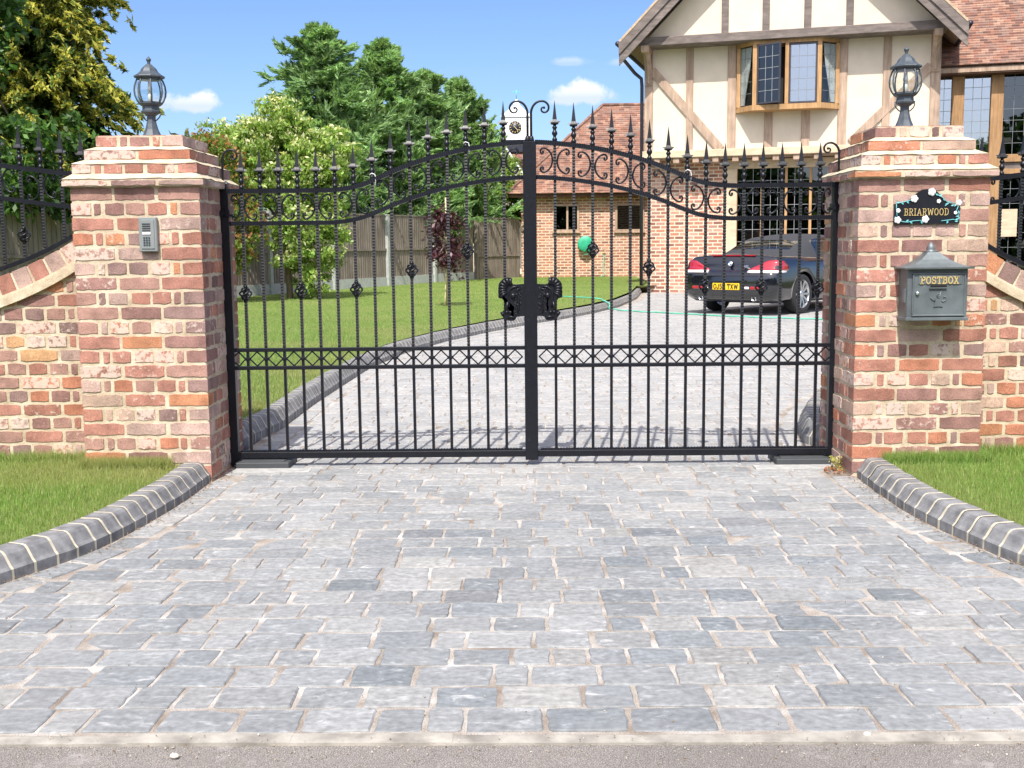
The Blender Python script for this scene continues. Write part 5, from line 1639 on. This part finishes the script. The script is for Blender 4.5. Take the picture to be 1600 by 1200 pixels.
YG = [((.12, .20, .04), 3), ((.07, .13, .03), 4), ((.035, .07, .016), 4), ((.22, .28, .05), 1.5)]
conifer('golden_conifer', 'golden drooping conifer at the left edge of the sky', (-10.95, 24.5, 0), 10.4, 2.95, 1150, 300, YG, None, droop=.55, lift=.25, zlow=.8, size=.095, shape=.62, tips=(.50, .48, .09), rnd_dir=.9, tlen=.20, wid=(.20, .36))
broadleaf('broadleaf_tree', 'dark green broad leaved tree behind the left railing', 'tree', (-9.2, 18.3, 0),
          [(-10.2, 18.6, 5.0, 1.6, 1.4, 2.6), (-9.35, 18.5, 6.2, 1.35, 1.2, 2.5), (-8.8, 18.2, 2.7, 1.2, 1.2, .95), (-10.4, 18.4, 6.6, 1.3, 1.3, 1.5), (-7.55, 18.9, 2.7, .75, .9, .85), (-10.8, 18.0, 3.5, 1.8, 1.6, 2.2), (-11.5, 17.5, 6, 2, 1.6, 2.2), (-9.2, 18.9, 2.3, 1.3, .5, .8), (-7.6, 19.6, 2.1, .8, .4, .5)],
          760, 95, .075, GR, .16)
VS = [((.24, .37, .085), 4), ((.33, .45, .13), 3), ((.17, .28, .06), 3), ((.46, .50, .22), 1.5)]
broadleaf('flowering_shrub', 'tall pale flowered shrub standing before the fence inside the gate', 'shrub', (-4.95, 23.0, .14),
          [(-5.0, 23.2, 2.9, 1.15, .9, 1.0), (-4.5, 23.0, 1.6, .75, .8, 1.45), (-5.7, 23.3, 3.0, .75, .7, .85), (-4.1, 23.1, 3.0, .65, .7, .6), (-5.1, 23.1, 3.75, .5, .5, .5), (-6.35, 23.4, 3.55, .3, .3, .45)],
          620, 85, .050, VS, .07, tops=(.70, .70, .42), drop=-.1)
broadleaf('photinia_shrub', 'shrub with coppery new leaves between the tall shrub and the gate pillar', 'shrub', (-5.75, 21.7, .14),
          [(-5.9, 21.8, 2.3, .55, .5, .9), (-5.6, 21.7, 1.5, .5, .5, .7), (-6.1, 21.6, 3.1, .4, .4, .4)], 160, 60, .050,
          [((.17, .25, .05), 4), ((.40, .18, .08), 1.4), ((.28, .32, .08), 2), ((.10, .17, .035), 3)], .05, tops=(.42, .22, .09), drop=0)
broadleaf('garden_tree', 'bright green tree beyond the sunlit fence by the garage', 'tree', (-1.3, 39.0, 0),
          [(-1.3, 39, 3.1, .95, .8, 1.5), (-.75, 39.4, 2.4, .6, .6, .8), (-1.5, 39.3, 4.6, .6, .6, .7)], 150, 60, .085, [((.26, .40, .09), 3), ((.32, .46, .13), 3), ((.14, .24, .05), 3)], .08)
t = broadleaf('purple_tree', 'small purple leaved standard tree on the back lawn with a stake', 'tree', (-1.50, 19.8, .15),
              [(-1.50, 19.8, 1.52, .30, .30, .36), (-1.48, 19.75, 1.05, .26, .26, .22), (-1.36, 19.8, .82, .10, .10, .22)], 60, 26, .045,
              [((.055, .018, .028), 4), ((.035, .012, .02), 3), ((.10, .035, .045), 2), ((.22, .14, .17), .7)], .016, None, 'palebark')
m = MB(); m.tube([(-1.47, 19.84, .13), (-1.465, 19.84, 2.05)], .014, 6); m.build('stake', MT['palebark'], t)
# wood across the road, seen only in the window panes and car paint
n = 26000; X = rng.uniform(-45, 45, n); hh = 6.4 + 1.3 * np.sin(X * .31) + 1.0 * np.sin(X * .83 + 2)
P = np.stack([X, -16 + rng.normal(size=n) * 1.1, rng.uniform(0, 1, n) ** .8 * hh], 1)
V = leaf_quads(P, norm(rng.normal(size=(n, 3))), rng.uniform(.2, .5, n), rng.uniform(.15, .35, n))
cc = np.array([c for c, _ in GR])[rng.integers(0, 4, n)]
o = poly_cloud('wood', V, cc, MT['leaf'], None, (0, -16, 0)); tag(o, 'far wood across the road reflected in the house windows', 'wood', kind='stuff')

# ------------------------------------------------------------------ black convertible
CAR = thing('convertible_car', 'black convertible car with a fabric roof parked before the house', 'car', (3.31, 19.13, 0), -R(42) + math.pi / 2)
# local x forward from the rear bumper, y to the car's left, z up
ST = [  # x, zb, ybot, zsill, ysill, zmid, ymid, zsh, ysh, zdk, ydk, ztop
    (0.00, .34, .52, .40, .64, .52, .70, .63, .68, .665, .58, .675), (0.05, .27, .62, .34, .79, .52, .84, .68, .82, .715, .72, .72), (0.13, .23, .68, .30, .86, .55, .905, .73, .88, .765, .80, .77),
    (0.17, .22, .70, .29, .875, .56, .91, .80, .885, .875, .77, .89), (0.23, .21, .71, .28, .89, .58, .918, .86, .885, .955, .76, .985), (0.30, .20, .72, .27, .90, .60, .922, .885, .885, .985, .74, 1.025),
    (.55, .20, .73, .27, .91, .62, .928, .90, .89, .985, .76, 1.02), (.98, .20, .74, .27, .92, .63, .93, .905, .895, .975, .80, 1.00), (1.5, .19, .74, .26, .915, .64, .925, .895, .89, .955, .82, .97), (2.1, .19, .74, .26, .91, .63, .92, .885, .885, .94, .82, .95),
    (2.8, .19, .74, .26, .91, .62, .918, .87, .88, .925, .82, .94), (3.3, .19, .74, .26, .91, .61, .915, .855, .875, .91, .80, .95), (3.76, .19, .74, .26, .91, .60, .91, .83, .86, .88, .74, .925), (4.2, .20, .72, .28, .885, .57, .885, .77, .82, .82, .68, .86),
    (4.55, .22, .66, .32, .82, .54, .82, .69, .73, .73, .58, .75), (4.75, .26, .55, .37, .64, .52, .63, .62, .56, .64, .45, .65), (4.82, .32, .42, .40, .48, .50, .48, .56, .42, .58, .34, .58)]


def carring(s):
    x, zb, yb, zs, ys, zm, ym, zh, yh, zd, yd, zt = s
    half = [(0, zb), (yb, zb), (ys, zs), (ym * .995, (zs + zm) / 2), (ym, zm), (yh + .012, (zm + zh) / 2 + .02), (yh, zh), (yd + (yh - yd) * .4, zd - .008), (yd, zd), (yd * .5, zd + (zt - zd) * .8), (0, zt)]
    return [(x, y, z) for y, z in half] + [(x, -y, z) for y, z in half[-2:0:-1]]


def catmull(S, k):
    out = []
    for i in range(len(S) - 1):
        p0, p1, p2, p3 = (np.array(S[max(0, min(len(S) - 1, j))]) for j in (i - 1, i, i + 1, i + 2))
        for q in range(k):
            t = q / k; lin = p1 + (p2 - p1) * t
            cr = .5 * (2 * p1 + (p2 - p0) * t + (2 * p0 - 5 * p1 + 4 * p2 - p3) * t * t + (3 * p1 - p0 - 3 * p2 + p3) * t ** 3)
            out.append(tuple(.5 * lin + .5 * cr))
    out.append(S[-1]); return out


SS = catmull(ST, 3)
m = MB(); rings = [carring(s) for s in SS]; nr = len(rings[0])
V = [p for r in rings for p in r]
F = [tuple(range(nr - 1, -1, -1)), tuple(range((len(rings) - 1) * nr, len(rings) * nr))]
for i in range(len(rings) - 1):
    for k in range(nr):
        k2 = (k + 1) % nr; F.append((i * nr + k, i * nr + k2, (i + 1) * nr + k2, (i + 1) * nr + k))
m.add(V, F, sm=True)
body = m.build('body', MT['carpaint'], CAR, local=True)
WL[body.name] = Vector((0, 0, 0))
WR = .338
cut = MB()
for x in (.98, 3.76):
    for s in (-1, 1): cut.lathe([(.385, 0), (.385, .40)], 40, (x, s * .62, .338), axis=(0, s, 0), sm=False)
co = cut.build('wheel_arch_cutter', MT['ink'], None)
co.matrix_world = CAR.matrix_basis
bpy.context.view_layer.update()
md = body.modifiers.new('arches', 'BOOLEAN'); md.object = co; md.operation = 'DIFFERENCE'; md.solver = 'EXACT'
bpy.context.view_layer.update()
dg = bpy.context.evaluated_depsgraph_get()
nm = bpy.data.meshes.new_from_object(body.evaluated_get(dg), depsgraph=dg)
body.modifiers.clear(); old = body.data; body.data = nm; nm.name = 'body'
bpy.data.objects.remove(co)
if len(nm.materials) == 0: nm.materials.append(MT['carpaint'])
for p in nm.polygons: p.material_index = 0

# soft top and glass
CS = [(.86, .985, .70, .985, .62, .985), (1.02, .975, .80, 1.05, .60, 1.065), (1.25, .965, .815, 1.16, .60, 1.185), (1.55, .955, .82, 1.255, .60, 1.29), (1.85, .95, .82, 1.305, .60, 1.345), (2.2, .945, .82, 1.325, .59, 1.37), (2.6, .94, .815, 1.315, .58, 1.365), (2.95, .935, .81, 1.275, .57, 1.325)]


def cabring(s):
    x, zb, yb, zt, yt, zc = s
    half = [(yb, zb - .02), (yb - (yb - yt) * .48, zb + (zt - zb) * .55), (yt + .035, zt - .03), (yt - .03, zt + .004), (yt * .5, zt + (zc - zt) * .8), (0, zc)]
    return [(x, y, z) for y, z in half] + [(x, -y, z) for y, z in half[-2::-1]]


cs = catmull(CS, 3); rings = [cabring(s) for s in cs]; nr = len(rings[0])
m = MB(); V = [p for r in rings for p in r]; F = []
for i in range(len(rings) - 1):
    x = (rings[i][0][0] + rings[i + 1][0][0]) / 2
    for k in range(nr - 1):
        side = k in (0, 1) or k in (nr - 2, nr - 3)
        rear = (3 <= k <= nr - 5) and 1.06 < x < 1.47 
        if side and x > 1.62: continue
        if rear: continue
        F.append((i * nr + k, i * nr + k + 1, (i + 1) * nr + k + 1, (i + 1) * nr + k))
m.add(V, F, sm=True); top = m.build('soft_top', MT['softtop'], CAR, local=True)
WL[top.name] = Vector((0, 0, 0))
m = MB(); F = []
for i in range(len(rings) - 1):
    x = (rings[i][0][0] + rings[i + 1][0][0]) / 2
    if 1.06 < x < 1.47:
        for k in range(3, nr - 4): F.append((i * nr + k, i * nr + k + 1, (i + 1) * nr + k + 1, (i + 1) * nr + k))
m.add([(x, y, z - .003) for x, y, z in V], F, sm=True); m.build('rear_window', MT['carglass'], CAR, local=True)
for s in (0, 1):
    m = MB(); F = []
    for i in range(len(rings) - 1):
        x = (rings[i][0][0] + rings[i + 1][0][0]) / 2
        if x > 1.62:
            for k in ((0, 1) if s == 0 else (nr - 3, nr - 2)): F.append((i * nr + k, i * nr + k + 1, (i + 1) * nr + k + 1, (i + 1) * nr + k))
    m.add([(x, y * .995, z) for x, y, z in V], F, sm=True); m.build('side_window', MT['carglass'], CAR, local=True)
m = MB(); r0 = rings[-1]; ws = [(3.52, y * 1.0, .94) for y in (.80, .72, .64, .55, .30, 0, -.30, -.55, -.64, -.72, -.80)]
m.add(r0 + ws, [(k, k + 1, nr + k + 1, nr + k) for k in range(nr - 1)], sm=True); m.build('windscreen', MT['carglass'], CAR, local=True)
m = MB()
for x, w in ((1.75, .30), (2.55, .22)):
    for y in (-.37, .37):
        m.box(x, x + .14, y - .24, y + .24, .80, 1.10, bev=.05); m.box(x - .02, x + .08, y - .12, y + .12, 1.10, 1.23, bev=.04)
m.build('seats', MT['cabin'], CAR, local=True)


def surf(x, k, off=.006):
    """point on the body just outside ring index k"""
    i = 0
    while i < len(SS) - 2 and SS[i + 1][0] < x: i += 1
    t = (x - SS[i][0]) / max(1e-6, SS[i + 1][0] - SS[i][0])
    a, b = carring(SS[i]), carring(SS[i + 1]); n_ = len(a); k0 = int(math.floor(k)); f = k - k0
    p = [Vector(a[k0 % n_]).lerp(Vector(a[(k0 + 1) % n_]), f), Vector(b[k0 % n_]).lerp(Vector(b[(k0 + 1) % n_]), f)]
    q = p[0].lerp(p[1], max(0, min(1, t))); o = Vector((-.55, 0, .0)) if x < .35 else Vector((0, 0, 0))
    o += Vector((0, math.copysign(1, q.y) if abs(q.y) > .75 else 0, .15)); return q + o.normalized() * off


# tail lamps wrap round the corners
for s in (1, -1):
    for nm_, mat, rows in (('tail_lamp', 'redlamp', [(.745, .915)]), ('lamp_strip', 'clearlamp', [(.712, .748)])):
        m = MB(); pts = []
        for j in range(13):
            t = j / 12
            y = .40 + .505 * min(1, t * 1.45); xw = 0 if t < .62 else (t - .62) / .38
            for (za, zb) in rows:
                for q in range(5):
                    zz = za + (zb - za) * q / 4
                    if nm_ == 'tail_lamp':
                        hi = za + (zb - za) * min(1, .12 + 2.0 * t if t < .45 else 1.0 - max(0, t - .72) * 2.4); zz = za + (hi - za) * q / 4
                    # depth of the tail at this height
                    xs_ = np.interp(zz, [.70, .72, .77, .89, .985], [.03, .05, .13, .17, .23]) - .014
                    xc = xs_ + .05 * (y / .9) ** 6 + xw * .30; yc = min(y, .9) - (.010 if xw == 0 else -.004) - max(0, .02 * (zz - .86) * 30 * (xw > 0)) * .3
                    pts.append((xc, s * yc, zz))
        n5 = 5
        F = [(j * n5 + q, j * n5 + q + 1, (j + 1) * n5 + q + 1, (j + 1) * n5 + q) for j in range(12) for q in range(4)]
        m.add(pts, F, sm=True)
        ob = m.build(nm_, MT[mat], CAR, local=True)
        md = ob.modifiers.new('thick', 'SOLIDIFY'); md.thickness = .03; md.offset = 0
for s in (1, -1):
    m = MB(); m.box(-.010, .04, s * .57 - .11, s * .57 + .11, .435, .485, bev=.010); m.build('bumper_reflector', MT['redlamp'], CAR, local=True)
    m = MB(); m.box(-.010, .04, s * .40 - .045, s * .40 + .045, .44, .482, bev=.01); m.build('reversing_lamp', MT['clearlamp'], CAR, local=True)
    m = MB(); m.lathe([(.042, 0), (.042, .20), (.034, .20), (.034, .02)], 14, (.22, s * .52, .285), axis=(-1, 0, 0)); m.build('exhaust_pipe', MT['chrome'], CAR, local=True)
m = MB(); m.bar((.235, -.42, 1.0), (.235, .42, 1.0), .03, .018); m.build('high_brake_lamp', MT['redlamp'], CAR, local=True)
m = MB(); m.box(-.004, .04, -.62, .62, .655, .672, bev=.004); m.box(.07, .10, -.55, .55, .245, .285, bev=.008); m.build('bumper_crease', MT['gutter'], CAR, local=True)
m = MB(); m.box(-.012, .01, -.262, .262, .425, .538, bev=.004); pl = m.build('number_plate', MT['numplate'], CAR, local=True)
WL[pl.name] = Vector((0, 0, 0))
m = MB(); lettering(m, 'OJ55 TXW', lambda a, b, d: (-.0125 - d, .240 - a, .444 + b), .48, .076, .20, False, 0, .002); m.build('plate_lettering', MT['ink'], pl, local=True)
# roundel and boot badge on the tail panel
rc = Vector((.128, 0, .862)); ax = Vector((-.95, 0, .30)).normalized()
m = MB(); m.lathe([(.047, 0), (.047, .012), (1e-4, .014)], 24, rc, axis=ax); bd = m.build('boot_roundel', MT['chrome'], CAR, local=True)
WL[bd.name] = Vector((0, 0, 0))
up_ = Vector((0, 0, 1)) - ax * ax.z; up_.normalize(); sd_ = ax.cross(up_)
for q, mt in ((0, 'blue'), (1, 'white'), (2, 'blue'), (3, 'white')):
    m = MB(); m.prism([(0, 0)] + arcpts(0, 0, .030, .030, 90 * q, 90 * q + 90, 8), lambda a, b, d: tuple(rc + ax * (.0145 + d) + sd_ * a + up_ * b), 0, .003); m.build('roundel_quarter', MT[mt], bd, local=True)
m = MB(); lettering(m, '650i', lambda a, b, d: (.112 - d + b * .3, -.42 + .20 - a, .80 + b), .14, .034, .2, False, -.01, .004); m.build('boot_badge', MT['chrome'], CAR, local=True)
# wheels
for x in (.98, 3.76):
    for s in (-1, 1):
        m = MB(); m.lathe([(.235, -.105), (.30, -.115), (.328, -.10), (.338, -.07), (.338, .07), (.328, .10), (.30, .115), (.240, .108)], 36, (x, s * .80, WR), axis=(0, s, 0), cap=False); wh = m.build('wheel', MT['tyre'], CAR, local=True)
        WL[wh.name] = Vector((0, 0, 0))
        m = MB(); C0 = Vector((x, s * .80, WR))
        m.lathe([(.236, -.09), (.228, .02), (.232, .095), (.244, .106), (.246, .09)], 36, C0, axis=(0, s, 0), cap=False)
        for k in range(10):
            a = 2 * math.pi * k / 10; d = Vector((math.cos(a), 0, math.sin(a)))
            m.bar(C0 + d * .045 + Vector((0, s * .075, 0)), C0 + d * .232 + Vector((0, s * .092, 0)), .036, .022, (0, 1, 0))
        m.lathe([(.062, .05), (.060, .09), (.040, .098), (1e-4, .099)], 20, C0, axis=(0, s, 0))
        m.lathe([(.15, -.02), (.15, .0), (1e-4, .001)], 24, C0, axis=(0, s, 0), mi=1)
        m.build('rim', [MT['alloy'], MT['darkplastic']], wh, local=True)
        m = MB(); pass
for s in (-1, 1):
    m = MB(); m.ball((3.05, s * 1.0, 1.0), .09, 10, 6, (.7, 1.1, .75)); m.bar((3.1, s * .84, .96), (3.05, s * .95, .98), .03, .03); m.build('door_mirror', MT['carpaint'], CAR, local=True)
    m = MB(); m.bar((2.0, s * .925, .74), (2.2, s * .925, .745), .02, .025); m.build('door_handle', MT['carpaint'], CAR, local=True)

# ------------------------------------------------------------------ camera, light, sky
cam = bpy.data.cameras.new('camera'); co = bpy.data.objects.new('camera', cam); COL.objects.link(co); scene.camera = co
cam.sensor_width = 36; cam.lens = 36 * 1756 / 1600; cam.clip_end = 2000; cam.clip_start = .05
Mx = Matrix.Rotation(R(.9799), 4, 'Z') @ Matrix.Rotation(math.pi / 2 - R(7.0027), 4, 'X') @ Matrix.Rotation(-R(.6), 4, 'Z')
co.matrix_world = Matrix.Translation((0, 0, 1.2)) @ Mx
EL, AZ = R(54.5), R(8.5)
dirv = Vector((math.sin(AZ) * math.cos(EL), math.cos(AZ) * math.cos(EL), -math.sin(EL)))
sl = bpy.data.lights.new('sun', 'SUN'); sl.energy = 3.9; sl.angle = R(.55); sl.color = (1, .95, .87)
so = bpy.data.objects.new('sun', sl); COL.objects.link(so); so.rotation_euler = dirv.to_track_quat('-Z', 'Y').to_euler(); so.location = (0, -5, 20)
w = bpy.data.worlds.new('World'); scene.world = w; w.use_nodes = True; nt = w.node_tree
for n_ in list(nt.nodes): nt.nodes.remove(n_)


class WT(NT):
    def __init__(s, t): s.t = t; s.n = t.nodes; s.l = t.links


q = WT(nt)
sky = q.nd('ShaderNodeTexSky', {'sky_type': 'NISHITA'}); sky.sun_disc = False; sky.sun_elevation = EL; sky.sun_rotation = math.pi + AZ
sky.air_density = 1.0; sky.dust_density = .6; sky.ozone_density = 1.6
gen = q.n.new('ShaderNodeTexCoord').outputs['Generated']
skc = q.mix(1.0, sky.outputs[0], (.555, .65, .86), 'MULTIPLY')
noi = q.noise(34, 7, gen, .62); noi2 = q.noise(9, 3, gen)


def vdot(v):
    x = q.nd('ShaderNodeVectorMath', {'operation': 'DOT_PRODUCT'}); q.l.new(gen, x.inputs[0]); x.inputs[1].default_value = v; return x.outputs['Value']


for d, wd, hg, st, sft in (((-.2827, .9518, .1187), .033, .0150, .95, .5), ((.049, .9904, .1262), .030, .0140, .95, .5), ((.0368, .9873, .1548), .022, .005, .40, .9), ((.0787, .985, .1534), .016, .005, .35, .9),
                           ((-.06, .995, .1500), .05, .012, .0, .9), ((-.20, .97, .108), .05, .012, .35, .9), ((-.155, .978, .138), .022, .010, .75, .7), ((.085, .99, .112), .02, .006, .4, .9), ((.25, -.95, .25), .2, .06, .7, .7), ((-.2, -.95, .32), .25, .05, .7, .8), ((.05, -.96, .14), .3, .04, .7, .8)):
    dv = Vector(d).normalized(); tx = Vector((dv.y, -dv.x, 0)).normalized(); ty = tx.cross(dv)
    ty = ty if ty.z > 0 else -ty
    a = q.math('MULTIPLY', vdot(tx), 1 / wd); b = q.math('MULTIPLY', vdot(ty), 1 / hg)
    c0 = q.math('MULTIPLY', q.math('SUBTRACT', 0.0, vdot(dv)), 1)
    b = q.math('ADD', b, 0.0)
    b2 = q.math('MAXIMUM', q.math('MULTIPLY', b, -1.7), b)      # flatter base
    r2 = q.math('SQRT', q.math('ADD', q.math('MULTIPLY', a, a), q.math('MULTIPLY', b2, b2)))
    r3 = q.math('ADD', r2, q.math('MULTIPLY', q.math('SUBTRACT', noi.outputs['Fac'], .5), 2.1))
    mk = q.n.new('ShaderNodeMapRange'); mk.interpolation_type = 'SMOOTHSTEP'; q.l.new(r3, mk.inputs[0]); mk.inputs[1].default_value = 1.0; mk.inputs[2].default_value = 1.0 - sft; mk.inputs[3].default_value = 0; mk.inputs[4].default_value = st
    front = q.math('GREATER_THAN', vdot(dv), .5)
    fac = q.math('MULTIPLY', mk.outputs[0], front)
    sh = q.mix(q.ramp(b, [(0.0, 1.0), (.6, 0.0)]), (5.6, 5.6, 5.9), (3.9, 4.4, 5.3))
    skc = q.mix(fac, skc, sh)
# wide warm glow added round the sun, behind the camera, to lift the shade
au = q.math('POWER', q.math('MAXIMUM', vdot(tuple(-dirv)), 0.0), 2.2)
ag = q.nd('ShaderNodeVectorMath', {'operation': 'SCALE'}); ag.inputs[0].default_value = (10.5, 9.2, 7.6); q.l.new(au, ag.inputs['Scale'])
ad = q.nd('ShaderNodeVectorMath', {'operation': 'ADD'}); q.l.new(skc, ad.inputs[0]); q.l.new(ag.outputs[0], ad.inputs[1]); skc = ad.outputs[0]
bg = q.nd('ShaderNodeBackground', None, Strength=.125); q.l.new(skc, bg.inputs['Color'])
wo = q.nd('ShaderNodeOutputWorld'); q.l.new(bg.outputs[0], wo.inputs['Surface'])
vs = scene.view_settings; vs.view_transform = 'Standard'; vs.look = 'None'; vs.gamma = 1; vs.exposure = .72
scene.render.engine = 'CYCLES'
scene.cycles.max_bounces = 8; scene.cycles.transparent_max_bounces = 12
